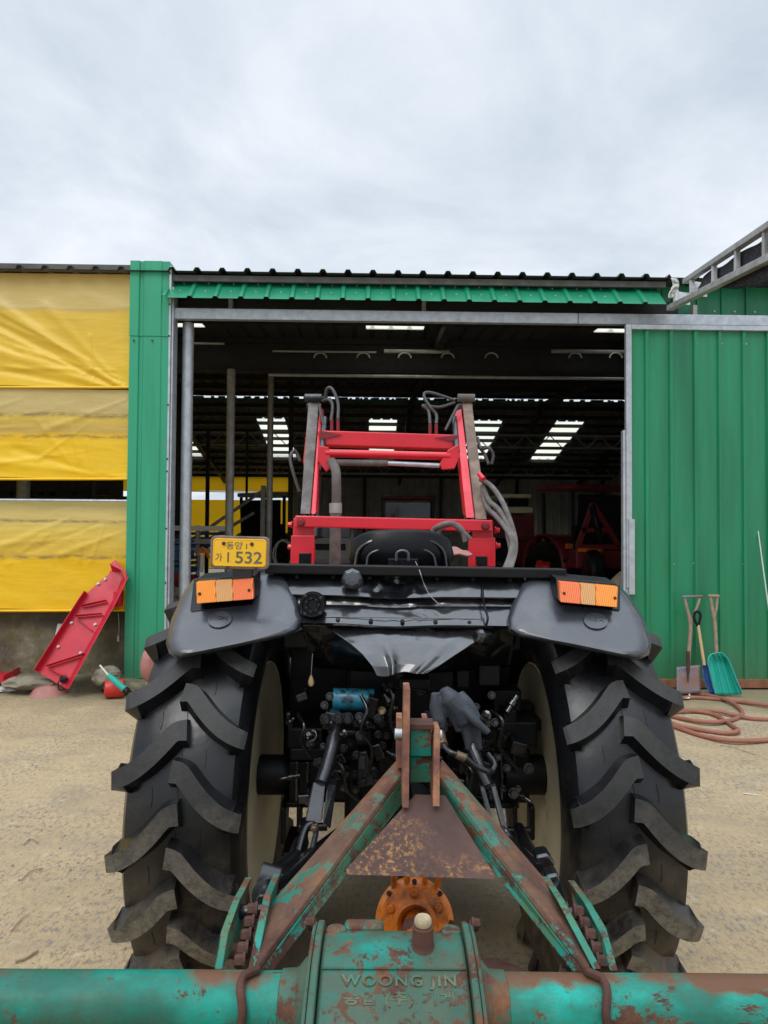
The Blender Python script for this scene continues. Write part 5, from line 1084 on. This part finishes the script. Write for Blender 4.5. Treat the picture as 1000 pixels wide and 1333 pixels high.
# second red piece cut by the frame
r2 = thing('red_tray', GP(0, 893), 'red sheet metal tray lying on the ground at the left edge', 'machine part')
b = MB(); a = GP(-60, 895, .06); c = GP(30, 878, .06); b.prism([GP(-70, 893, .08), GP(4, 888, .10), GP(29, 873, .10), GP(-40, 873, .12)], (0, 0, -.008)); b.build('tray_floor', M['red_panel'], r2)
for p, q in (((-70, 893), (4, 888)), ((4, 888), (29, 873)), ((29, 873), (-40, 871))):
    u0, u1 = GP(*p, .08), GP(*q, .10); b = MB(); b.prism([u0, u1, u1+Vector((0, 0, .06)), u0+Vector((0, 0, .06))], (.004, .006, 0)); b.build('tray_side', M['red_panel'], r2)
def lump(name, c, r, seed, mat, label, cat_, sq=(1, 1, 1), rough_=.25, kind=None):
    b = MB(); bm = b.bm; bmesh.ops.create_icosphere(bm, subdivisions=3, radius=1)
    for v in bm.verts:
        q = v.co.copy(); d = 1+rough_*noise.noise(q*1.7+Vector((seed, 0, 0)))+rough_*.3*noise.noise(q*5+Vector((seed, 3, 0)))
        v.co = Vector((q.x*sq[0]*r*d, q.y*sq[1]*r*d, q.z*sq[2]*r*d))+Vector(c)
    o = b.build(name, mat); return tag(o, label, cat_)
c = P(138, 880, 6.42); lump('rock', c, .14, 3, M['stone'], 'grey rock by the foot of the green post', 'rock', (1.0, .8, .62))
c = P(36, 889, 6.42); lump('slab', c, .2, 8, M['stone'], 'flat weathered stone slab under the left end of the wall', 'slab', (1.2, .6, .28))
c = GP(126, 893, .03); b = MB(); b.cyl(c+Vector((-.04, 0, 0)), c+Vector((.05, .03, .01)), .032, 16); tag(b.build('pipe_stub', M['stone'], smooth=True), 'short pale pipe stub lying beside the red can', 'pipe')
# overturned basin
c = GP(64, 903); b = MB(); b.lathe(c, (0, 0, 1), [(.165, 0), (.16, .006), (.155, .012), (.13, .06), (.10, .082), (.03, .088)], 40); tag(b.build('basin', M['basin'], smooth=True), 'dusty pink plastic basin upside down in front of the red guard', 'basin')
# red can
cn = thing('oil_can', GP(146, 899), 'small bright red can lying on its side by the rock', 'can')
c = GP(146, 899, .085)+Vector((0, .06, 0)); b = MB(); b.lathe(c+Vector((-.09, 0, 0)), (1, .25, .0), [(.05, 0), (.078, .012), (.082, .04), (.082, .14), (.076, .16), (.05, .17)], 28); b.build('can_body', M['red_can'], cn, smooth=True)
b = MB(); b.lathe(c+Vector((-.09, 0, 0)), (-1, -.25, 0), [(.03, 0), (.03, .02), (.02, .03)], 16); b.build('cap', M['satin_black'], cn, smooth=True)
gg = thing('grease_gun', GP(163, 903), 'turquoise grease gun resting across the red can', 'grease gun')
a, c = P(141, 879, 6.15), P(163, 898, 6.05); b = MB(); b.lathe(a, c-a, [(.012, 0), (.026, .01), (.028, .03), (.028, (c-a).length-.02), (.030, (c-a).length-.015), (.03, (c-a).length)], 20); b.build('barrel', M['teal'], gg, smooth=True)
b = MB(); b.tube([P(163, 898, 6.05), P(166, 901, 6.04)], .033, 16); b.build('end_cap', M['satin_black'], gg, smooth=True); b = MB(); b.tube(cat([P(130, 866, 6.2), P(136, 873, 6.18), P(141, 879, 6.15)]), .008, 8); b.build('nozzle', M['white'], gg, smooth=True)
b = MB(); b.tube(cat([P(160, 897, 6.04), P(170, 899, 6.0), P(172, 905, 6.0)]), .006, 8); b.build('handle', M['satin_black'], gg, smooth=True)
b = MB(); b.prism([P(70, 835, 6.80), P(78, 835, 6.80), P(84, 812, 6.86), P(75, 812, 6.86)], (0, .012, 0)); tag(b.build('board', M['white']), 'small white board standing behind the red guard', 'board')
b = MB(); b.tube(cat([P(154, 798, 6.85), P(155, 815, 6.84), P(154, 832, 6.84)]), .004, 6); b.tube([P(154, 828, 6.84), P(154, 835, 6.84)], .012, 8); tag(b.build('cord', M['white'], smooth=True), 'white cord with a plastic end hanging down the mossy wall', 'cord')
lump('scrap', GP(6, 897, .03), .07, 4, M['white'], 'crumpled white plastic scrap on the ground under the red tray', 'scrap', (1.6, .7, .35), .6)
lump('scrap', P(55, 886, 6.46), .05, 14, M['white'], 'small white scrap on the kerb behind the basin', 'scrap', (1.4, .7, .4), .6)
lump('buoy', P(194, 866, 6.3), .11, 2, M['basin'], 'faded red round float half hidden behind the left tyre', 'float', (.7, .7, 1.4), .06)
b = MB(); b.beam(P(188, 905, 5.9), P(205, 872, 6.5), .05, .04); tag(b.build('plank', M['wood_light'], bevel=.003), 'yellowish plank lying behind the left tyre', 'plank')
for i, (x, y, k) in enumerate(((158, 902, 1), (172, 896, 2))):
    lump('clod', GP(x+4, y, .02), .045, 20+i, M['satin_black'], ('small dark clod beside the grease gun cap', 'dark clod between the red can and the green post')[i], 'clod', (1.4, .8, .5), .4)
# ---- tools leaning on the door
def tool(name, label, cat_, px, py): return thing(name, GP(px, py), label, cat_)
YT = lambda z: 6.45+.22*z
def TP(px, py, off=0):
    d = ray(px, py); k = .22; t = (6.45+off+k*CAMZ)/(d.y-k*d.z); return Vector((0, 0, CAMZ))+d*t
sp_ = tool('spade', 'old rusty square spade with a forked wooden handle, leaning on the green door', 'spade', 896, 901)
b = MB(); b.tube(cat([TP(891, 779), TP(894, 790), TP(898, 806), TP(899, 822), TP(897, 850), TP(896, 870)], 6), [.014, .014, .016, .018, .018, .017], 10); b.build('handle', M['wood'], sp_, smooth=True)
b = MB(); b.tube(cat([TP(911, 779), TP(908, 789), TP(902, 804), TP(899, 818)], 6), .013, 8); b.build('handle_fork', M['wood'], sp_, smooth=True); b = MB(); b.tube([TP(888, 777), TP(914, 776)], .012, 10); b.build('grip', M['spade'], sp_, smooth=True)
b = MB(); b.grid(lambda u, v: TP(lerp(881, 912, u)+(1-2*u)*0, lerp(903, 867, v)+(.5-u)*3, .012*math.sin(u*PI)+.004*noise.noise((u*4, v*4, 1))), 10, 10); b.build('blade', M['spade'], sp_, solid=.004, smooth=True)
b = MB(); b.tube([TP(896, 848, -.004), TP(896, 868, -.008), TP(896, 888, -.002)], [.019, .016, .004], 10); b.build('socket', M['rust'], sp_, smooth=True)
sh = tool('shovel', 'blue bladed shovel with a pale shaft and black grip, between the spade and scoop', 'shovel', 922, 903)
b = MB(); b.tube([TP(909, 814, -.03), TP(917, 866, -.03)], .014, 12); b.build('handle', M['wood_light'], sh, smooth=True)
b = MB(); b.tube(cat([TP(909, 816, -.03), TP(904, 806, -.03), TP(904, 799, -.03), TP(908, 796, -.03), TP(912, 800, -.03), TP(911, 808, -.03), TP(909, 816, -.03)], 5), .012, 8); b.build('grip', M['satin_black'], sh, smooth=True)
b = MB(); b.grid(lambda u, v: TP(lerp(lerp(914, 917, v), lerp(921, 930, v), u) if v < .5 else lerp(lerp(915.5, 924, v*2-1), lerp(925.5, 931, v*2-1), u), lerp(863, 904, v), -.03+.04*math.sin(u*PI)), 10, 12); b.build('blade', M['shovel_blue'], sh, solid=.004, smooth=True)
sc = tool('scoop', 'wide turquoise plastic scoop shovel with a weathered wooden handle', 'scoop shovel', 943, 903)
b = MB(); b.tube(cat([TP(925, 778), TP(927, 790), TP(930, 806), TP(932, 830), TP(933, 853)], 6), [.014, .016, .018, .017, .017], 10); b.build('handle', M['wood'], sc, smooth=True)
b = MB(); b.tube(cat([TP(934, 778), TP(933, 790), TP(930, 804)], 6), .013, 8); b.build('handle_fork', M['wood'], sc, smooth=True); b = MB(); b.tube([TP(922, 776), TP(936, 776)], .016, 10); b.build('grip', M['wood'], sc, smooth=True)
def scf(u, v):
    xl = lerp(922, 931, v); xr = lerp(947, 966, v) if v > .1 else lerp(944, 948.9, v*10); w_ = abs(2*u-1)
    return TP(lerp(xl, xr, u), lerp(854-3*math.sin(u*PI), 904, v), .045*(1-w_**4)*min(1, v*5)+.008*math.cos(u*PI*8)-.02)
b = MB(); b.grid(scf, 40, 20); pan = b.build('pan', M['teal'], sc, solid=.005, smooth=True)
b = MB(); b.tube(cat([TP(931, 903, -.02), TP(926, 880, -.025), TP(922, 862, -.025), TP(925, 853, -.025), TP(935, 850, -.025), TP(944, 853, -.025), TP(952, 868, -.025), TP(960, 888, -.025), TP(966, 901, -.02)], 6), .008, 8); b.build('rim', M['teal'], sc, smooth=True)
b = MB(); b.tube([TP(985, 676, .03), TP(1004, 815, -.05)], .006, 8); tag(b.build('rod', M['white'], smooth=True), 'thin white rod leaning on the green door at the right edge', 'rod')
hp = [(1040, 924), (1000, 918), (950, 912), (905, 908), (870, 909), (868, 904), (905, 903), (945, 911), (966, 926), (957, 936), (925, 940), (885, 935), (860, 927), (880, 924), (925, 929), (955, 946), (960, 952), (940, 954), (900, 948), (872, 940), (866, 930), (900, 926), (935, 926), (975, 935), (1010, 936), (1045, 930), (1060, 950), (1010, 962), (955, 964), (915, 958), (875, 945)]
b = MB(); b.tube(cat([GP(x, y, .017+.012*(k % 3 == 1)) for k, (x, y) in enumerate(hp)], 8), .017, 10); tag(b.build('garden_hose', M['hose'], smooth=True), 'brown red rubber hose coiled on the ground in front of the tools', 'hose')
b = MB(); q = [GP(882, 909, .02), GP(897, 909, .02), GP(898, 903, .02), GP(883, 903, .02)]; b.tube(q, .009, 8, closed=True); b.tube([GP(882, 905, .02), GP(872, 905, .02)], .007, 8); tag(b.build('buckle', M['white'], smooth=True), 'white plastic buckle lying behind the right tyre beside the hose', 'buckle')
b = MB(); b.tube([GP(968, 1033, .006), GP(987, 1035, .004)], .004, 6); tag(b.build('straw', M['white'], smooth=True), 'white straw on the sandy ground right of the tractor', 'straw')
for i, (pp, lb) in enumerate((([(30, 1100), (40, 1092), (50, 1097)], 'bent dry twig on the ground halfway down the left side'), ([(28, 1145), (40, 1134), (56, 1130)], 'curved twig on the ground left of the left tyre'), ([(14, 1212), (28, 1196), (38, 1190)], 'thin twig low on the left edge of the yard'), ([(20, 1252), (34, 1247), (50, 1237)], 'thick brown stick near the bottom left of the yard'), ([(938, 970), (955, 973), (985, 983)], 'dry stem in front of the coiled hose'))):
    b = MB(); b.tube(cat([GP(x, y, .008) for x, y in pp], 4), .0022 if i != 3 else .004, 6); tag(b.build('twig', M['wood'], smooth=True), lb, 'twig')

# ---- rubber glove drying on the hydraulic couplings
gl = thing('work_glove', P(600, 985, 1.75), 'limp grey rubberised work glove hung over the right lift rod', 'glove')
b = MB(); GY = 1.86
def gp(x, y, dy=0): return P(x, y, GY+dy)
b.tube([gp(578, 896), gp(584, 908), gp(598, 922), gp(606, 940)], [.012, .027, .031, .027], 12)
b.tube([gp(566, 902), gp(568, 920), gp(572, 938, -.01), gp(575, 948, -.01)], [.010, .020, .019, .012], 10)
for pts, rr in (([gp(590, 912), gp(606, 926, -.02), gp(620, 940, -.03), gp(636, 954, -.03)], [.019, .013, .012, .010]), ([gp(598, 906, .01), gp(612, 918, -.01), gp(622, 936, -.02)], [.018, .013, .011]),
                ([gp(600, 930), gp(606, 948), gp(609, 964), gp(610, 976)], [.018, .012, .011, .009]), ([gp(606, 928), gp(618, 946), gp(622, 964), gp(624, 976)], [.019, .013, .011, .009]), ([gp(584, 920), gp(592, 938), gp(598, 952)], [.017, .012, .009])):
    b.tube(cat(pts, 5), rr, 10)
b.build('glove_body', M['glove'], gl, remesh=.0035)
ptube('coupling_hose', [(572, 945, 1.86), (574, 958, 1.84), (579, 972, 1.82), (588, 980, 1.80), (604, 985, 1.80), (618, 996, 1.80), (632, 1003, 1.80), (640, 1004, 1.82), (644, 994, 1.84), (636, 982, 1.87)], .0075, 'worn_black')
ptube('coupling', [(573, 948, 1.86), (575, 962, 1.84), (578, 970, 1.82)], .0125, 'brass'); ptube('coupling', [(594, 982, 1.80), (606, 987, 1.80)], .011, 'brass'); ptube('coupling_hose', [(622, 950, 1.9), (636, 952, 1.92), (643, 960, 1.95), (636, 970, 2.0)], .006, 'satin_black')

# ================================================================== MACHINES INSIDE THE SHED
def cab_tractor(name, x, y, rz, col, label, roofcol='steel_dark'):
    t = thing(name, (0, 0, 0), label, 'tractor')
    b = MB(); b.prism([(-.3, .0, .8), (.3, 0, .8), (.3, 0, 1.35), (.22, 0, 1.45), (-.22, 0, 1.45), (-.3, 0, 1.35)], (0, 1.7, -.1)); b.b2((-.25, -.9, .5), (.25, 1.6, .8)); b.build('body', M[col], t, bevel=.03)
    b = MB(); b.prism([(-.62, -.95, 2.22), (.62, -.95, 2.22), (.66, .1, 2.24), (-.66, .1, 2.24)], (0, 0, .09)); b.build('roof', M[roofcol], t, bevel=.03)
    for sx in (-1, 1):
        for yy, zb_ in ((-.85, 1.2), (.02, 1.1)):
            b = MB(); b.beam((sx*.55, yy*.95, zb_), (sx*.58, yy, 2.22), .05, .05, (0, 1, 0)); b.build('cab_post', M['steel_dark'], t)
        b = MB(); b.grid(lambda u, v: (sx*lerp(.42, .86, u), -.35-.62*math.cos(v*PI), .85+.62*math.sin(v*PI)), 4, 14); b.build('fender', M[col], t, solid=.03, smooth=True)
        w_ = MB(); w_.lathe((sx*.66, -.35, .7), (1, 0, 0), [(.32, -.16), (.6, -.17), (.66, -.14), (.67, 0), (.66, .14), (.6, .17), (.32, .16)], 36)
        for k in range(18):
            a = 2*PI*k/18
            for s2 in (-1, 1):
                o = a+(.17 if s2 > 0 else 0); q = lambda uu, ph, r: (sx*.66+uu, -.35-r*math.cos(ph), .7+r*math.sin(ph)); w_.beam(q(0, o, .685), q(s2*.17, o-.2, .68), .045, .05, (0, -math.cos(o), math.sin(o)))
        w_ = w_.build('wheel', M['tyre'], t); b = MB(); b.lathe((sx*.66, -.35, .7), (sx, 0, 0), [(.31, -.1), (.31, .1), (.27, .05), (.1, .02), (.1, .08), (.05, .09)], 28); b.build('rim', M['cream'], w_, smooth=True)
        b = MB(); b.lathe((sx*.6, 1.45, .42), (1, 0, 0), [(.2, -.11), (.38, -.12), (.42, -.07), (.42, .07), (.38, .12), (.2, .11)], 28); b.build('front_wheel', M['tyre'], t)
        b = MB(); b.b2((sx*.68, -1.0, 1.25), (sx*.8, -.96, 1.33)); b.build('tail_light', M['lens_red'], t)
    b = MB(); b.b2((-.5, -.88, 1.3), (.5, -.86, 2.15)); b.build('rear_window', M['glass_dark'], t)
    b = MB(); b.b2((-.25, -.5, .95), (.25, -.4, 1.65)); b.b2((-.25, -.5, .95), (.25, 0, 1.1)); b.build('seat', M['satin_black'], t, bevel=.03)
    b = MB(); b.b2((-.3, -.9, .6), (.3, -.7, 1.15)); b.build('hitch_block', M['satin_black'], t, bevel=.03)
    t.location = (x, y, 0); t.rotation_euler.z = rz; return t
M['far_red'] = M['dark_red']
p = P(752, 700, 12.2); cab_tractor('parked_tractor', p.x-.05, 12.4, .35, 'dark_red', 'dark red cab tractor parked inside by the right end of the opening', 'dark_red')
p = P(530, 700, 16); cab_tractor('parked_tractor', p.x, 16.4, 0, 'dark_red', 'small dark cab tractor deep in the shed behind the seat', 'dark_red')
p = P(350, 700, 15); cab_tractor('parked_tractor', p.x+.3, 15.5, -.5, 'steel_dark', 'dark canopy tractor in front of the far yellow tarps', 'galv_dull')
# red implement behind the right tractor
im = thing('parked_implement', P(778, 800, 10.6), 'dark red tiller with an A shaped mast parked behind the cab tractor', 'tiller')
def bp2(px, py, Y=10.6): return P(px, py, Y)
for a, c in (((772, 656), (752, 712)), ((772, 656), (806, 712)), ((750, 712), (806, 712)), ((757, 690), (797, 690))):
    b = MB(); b.beam(bp2(*a), bp2(*c), .07, .07, (0, 1, 0)); b.build('mast_bar', M['dark_red'], im)
b = MB(); b.b2(bp2(750, 740, 10.5), bp2(808, 716, 11.0)); b.build('hood', M['dark_red'], im, bevel=.02); b = MB(); b.cyl(bp2(752, 716, 10.4), bp2(784, 717, 10.4), .03, 12); b.build('drive_tube', M['orange'], im)
b = MB(); b.tube(cat([bp2(771, 660, 10.4), bp2(776, 680, 10.3), bp2(783, 705, 10.3)]), .05, 10); b.build('shaft_cover', M['satin_black'], im, smooth=True)
b = MB(); c = bp2(772, 742, 10.2); b.lathe(c+Vector((-.1, 0, 0)), (1, 0, 0), [(.1, 0), (.26, .01), (.3, .05), (.3, .15), (.26, .2), (.1, .21)], 28); b.build('gauge_wheel', M['tyre'], im)
# combine with cream roof
hv = thing('harvester', P(682, 790, 14), 'cream topped red harvester in the dark behind the loader hoses', 'harvester')
def bb(name, x0, y0, x1, y1, Y, dep, mat, par, bev=.02):
    a, c = P(x0, y0, Y), P(x1, y1, Y); b = MB(); b.b2((a.x, Y, a.z), (c.x, Y+dep, c.z)); return b.build(name, M[mat], par, bevel=bev)
bb('roof', 650, 648, 692, 643, 13.8, 1.6, 'cream', hv); bb('cab', 661, 659, 688, 649, 14, 1.3, 'glass_dark', hv); bb('top_panel', 655, 668, 694, 660, 13.8, 1.8, 'cream', hv); bb('body', 640, 700, 700, 670, 13.9, 2, 'dark_red', hv); bb('lower_body', 644, 745, 696, 702, 14, 2, 'satin_black', hv)
bb('corner_post', 696, 745, 700, 668, 13.8, .05, 'galv_dull', hv, .003); bb('track', 640, 770, 662, 746, 13.9, 2, 'tyre', hv, .08); bb('track', 680, 770, 700, 746, 13.9, 2, 'tyre', hv, .08)
# white truck at the left of the loader
tk = thing('small_truck', P(425, 780, 14.5), 'pale grey small truck parked behind the left loader arm', 'truck')
bb('cab', 396, 735, 462, 690, 14.2, 1.6, 'white', tk, .12); bb('windscreen', 402, 700, 456, 686, 14.17, .02, 'glass_dark', tk, .01); bb('roof', 400, 687, 458, 681, 14.3, 1.4, 'white', tk, .05); bb('grille', 408, 716, 450, 708, 14.16, .03, 'satin_black', tk, .01); bb('bumper', 396, 748, 462, 738, 14.1, .2, 'galv_dull', tk, .03)
for x in (399, 447): bb('wheel', x, 770, x+12, 744, 14.25, .6, 'tyre', tk, .08)
for x in (400, 452): bb('headlight', x, 724, x+7, 717, 14.15, .03, 'galv', tk, .01)
# racks and clutter behind the first columns
rk = thing('storage_rack', P(275, 800, 10.2), 'long storage rack with pale horizontal rails behind the pipe columns', 'rack')
for py, x0_, x1_ in ((687, 213, 297), (704, 213, 297), (716, 213, 290)):
    a = P(x0_-60, py, 10.0); c = P(x1_, py, 10.0); b = MB(); b.beam(a, (c.x, c.y, a.z), .06, .07); b.build('rack_rail', M['galv_dull' if py > 690 else 'white'], rk)
for x in (215, 258, 297):
    a = P(x, 684, 10.05); b = MB(); b.beam(a, (a.x, a.y, 0), .05, .05, (0, 1, 0)); b.build('rack_post', M['galv_dull'], rk)
b = MB(); b.b2(P(150, 689, 10.05), P(297, 686, 11.0)); b.build('rack_shelf', M['steel_dark'], rk)
def crate(px, py, Y, wd, ht, mat, label):
    c = P(px, py, Y); t = thing('crate', (c.x, Y, c.z), label, 'crate'); w2 = wd/2
    b = MB(); b.b2((c.x-w2, Y-.2, c.z), (c.x+w2, Y+.2, c.z+.02)); b.build('crate_floor', M[mat], t)
    for (x0, y0, x1, y1) in ((-w2, -.2, w2, -.185), (-w2, .185, w2, .2), (-w2, -.185, -w2+.015, .185), (w2-.015, -.185, w2, .185)):
        for z0, z1 in ((.021, ht*.35), (ht*.5, ht*.68), (ht*.82, ht)): b = MB(); b.b2((c.x+x0, Y+y0, c.z+z0), (c.x+x1, Y+y1, c.z+z1)); b.build('crate_slat', M[mat], t)
    return t
crate(228, 725, 9.6, .42, .24, 'blue', 'blue slatted crate on the upper left of the clutter behind the first column'); crate(232, 745, 9.5, .42, .22, 'blue', 'blue slatted crate below another blue crate behind the first column'); crate(272, 712, 10.4, .45, .22, 'blue', 'blue crate on the rack behind the licence plate')
b = MB(); b.tube([P(262, 745, 9.3), P(263, 722, 9.3)], .03, 10); tag(b.build('marker_post', M['white'], smooth=True), 'white marker post standing left of the licence plate', 'post')
b = MB(); b.tube(cat([P(258, 722, 9.28), P(263, 713, 9.28), P(268, 718, 9.26), P(272, 726, 9.3)]), .022, 8); tag(b.build('ribbon', M['orange'], smooth=True), 'orange ribbon tied to the top of the white marker post', 'ribbon')
for i, (a, c, lb) in enumerate((((222, 722, 11), (346, 636, 12.5), 'upper of two long pipes slanting up between the columns'), ((222, 732, 11), (330, 668, 12.3), 'lower of two long pipes slanting up between the columns'))):
    b = MB(); b.tube([P(*a), P(*c)], .03, 8); tag(b.build('long_pipe', M['galv_dull'], smooth=True), lb, 'pipe')
b = MB(); q = P(343, 632, 12.4); b.beam(q, (q.x, q.y, 0), .08, .08, (0, 1, 0)); tag(b.build('steel_post', M['galv_dull']), 'grey square post holding the long slanting pipes', 'post')
wc = thing('wire_coil', P(369, 745, 11), 'loosely wound pale wire coil standing right of the licence plate', 'coil'); b = MB()
c = P(369, 722, 11); b.tube([c+Vector((math.cos(a)*(.15+.02*math.sin(a*.7)), .03*math.sin(a*1.3), math.sin(a)*(.22+.02*math.cos(a*.9)))) for a in [k*.3 for k in range(120)]], .009, 6); b.build('coil_wire', M['galv_dull'], wc, smooth=True)
b = MB(); b.tube([c+Vector((0, 0, -.22)), Vector((c.x, c.y, 0))], .03, 8); b.build('coil_stand', M['steel_dark'], wc)
for i, (x, y, Y, r, mt, lb) in enumerate(((240, 760, 8.8, .16, 'dark_red', 'dark red bundle on the floor behind the first column'), (225, 700, 10.2, .12, 'rust', 'rusty bundle on the rack beside the green post'), (232, 775, 8.5, .12, 'stone', 'pale sack on the floor behind the first column'), (365, 762, 11.5, .3, 'steel_dark', 'dark heap below the wire coil'), (660, 744, 12.5, .25, 'steel_dark', 'dark heap in front of the harvester'), (708, 738, 11.5, .12, 'red_can', 'small red bundle beside the parked tractor wheel'))):
    lump('bundle', P(x, y, Y), r, 30+i, M[mt], lb, 'bundle', (1.1, .8, .8), .5)
b = MB(); q = P(812, 770, 8.0); b.lathe((q.x+.12, 8.2, 0), (0, 0, 1), [(.24, 0), (.26, .1), (.25, .7), (.2, .95), (.1, 1.05), (.03, 1.08)], 24); tag(b.build('sack', M['stone'], smooth=True), 'tall pale sack standing just inside the door frame', 'sack')
# made-up dark silhouette, added to block daylight in the slot between the left tarps
ot = thing('dark_silhouette', BM @ Vector((-7.5, 12, 0)), 'dark wagon added to block daylight in the slot between the yellow tarps of the left bay', 'silhouette')
def sb(name, x0, y0, x1, y1, yy, dep, mat, par):
    a, c = BP(x0, y0, yy), BP(x1, y1, yy); b = MB(BM); b.b2((a.x, yy, a.z), (c.x, yy+dep, c.z)); return b.build(name, M[mat], par)
sb('lower_band', -180, 700, 164, 646, 12, 1.4, 'dull_black', ot); sb('upper_band', -180, 638, 118, 600, 12, 1.6, 'dull_black', ot)  # dark bands shaped to hold back the daylight
for x0_, x1_ in ((-180, -90), (-60, 12), (18, 31), (43, 50), (58, 64), (73, 95), (99, 118)): sb('band_filler', x0_, 645, x1_, 638, 12.05, .2, 'dull_black', ot)
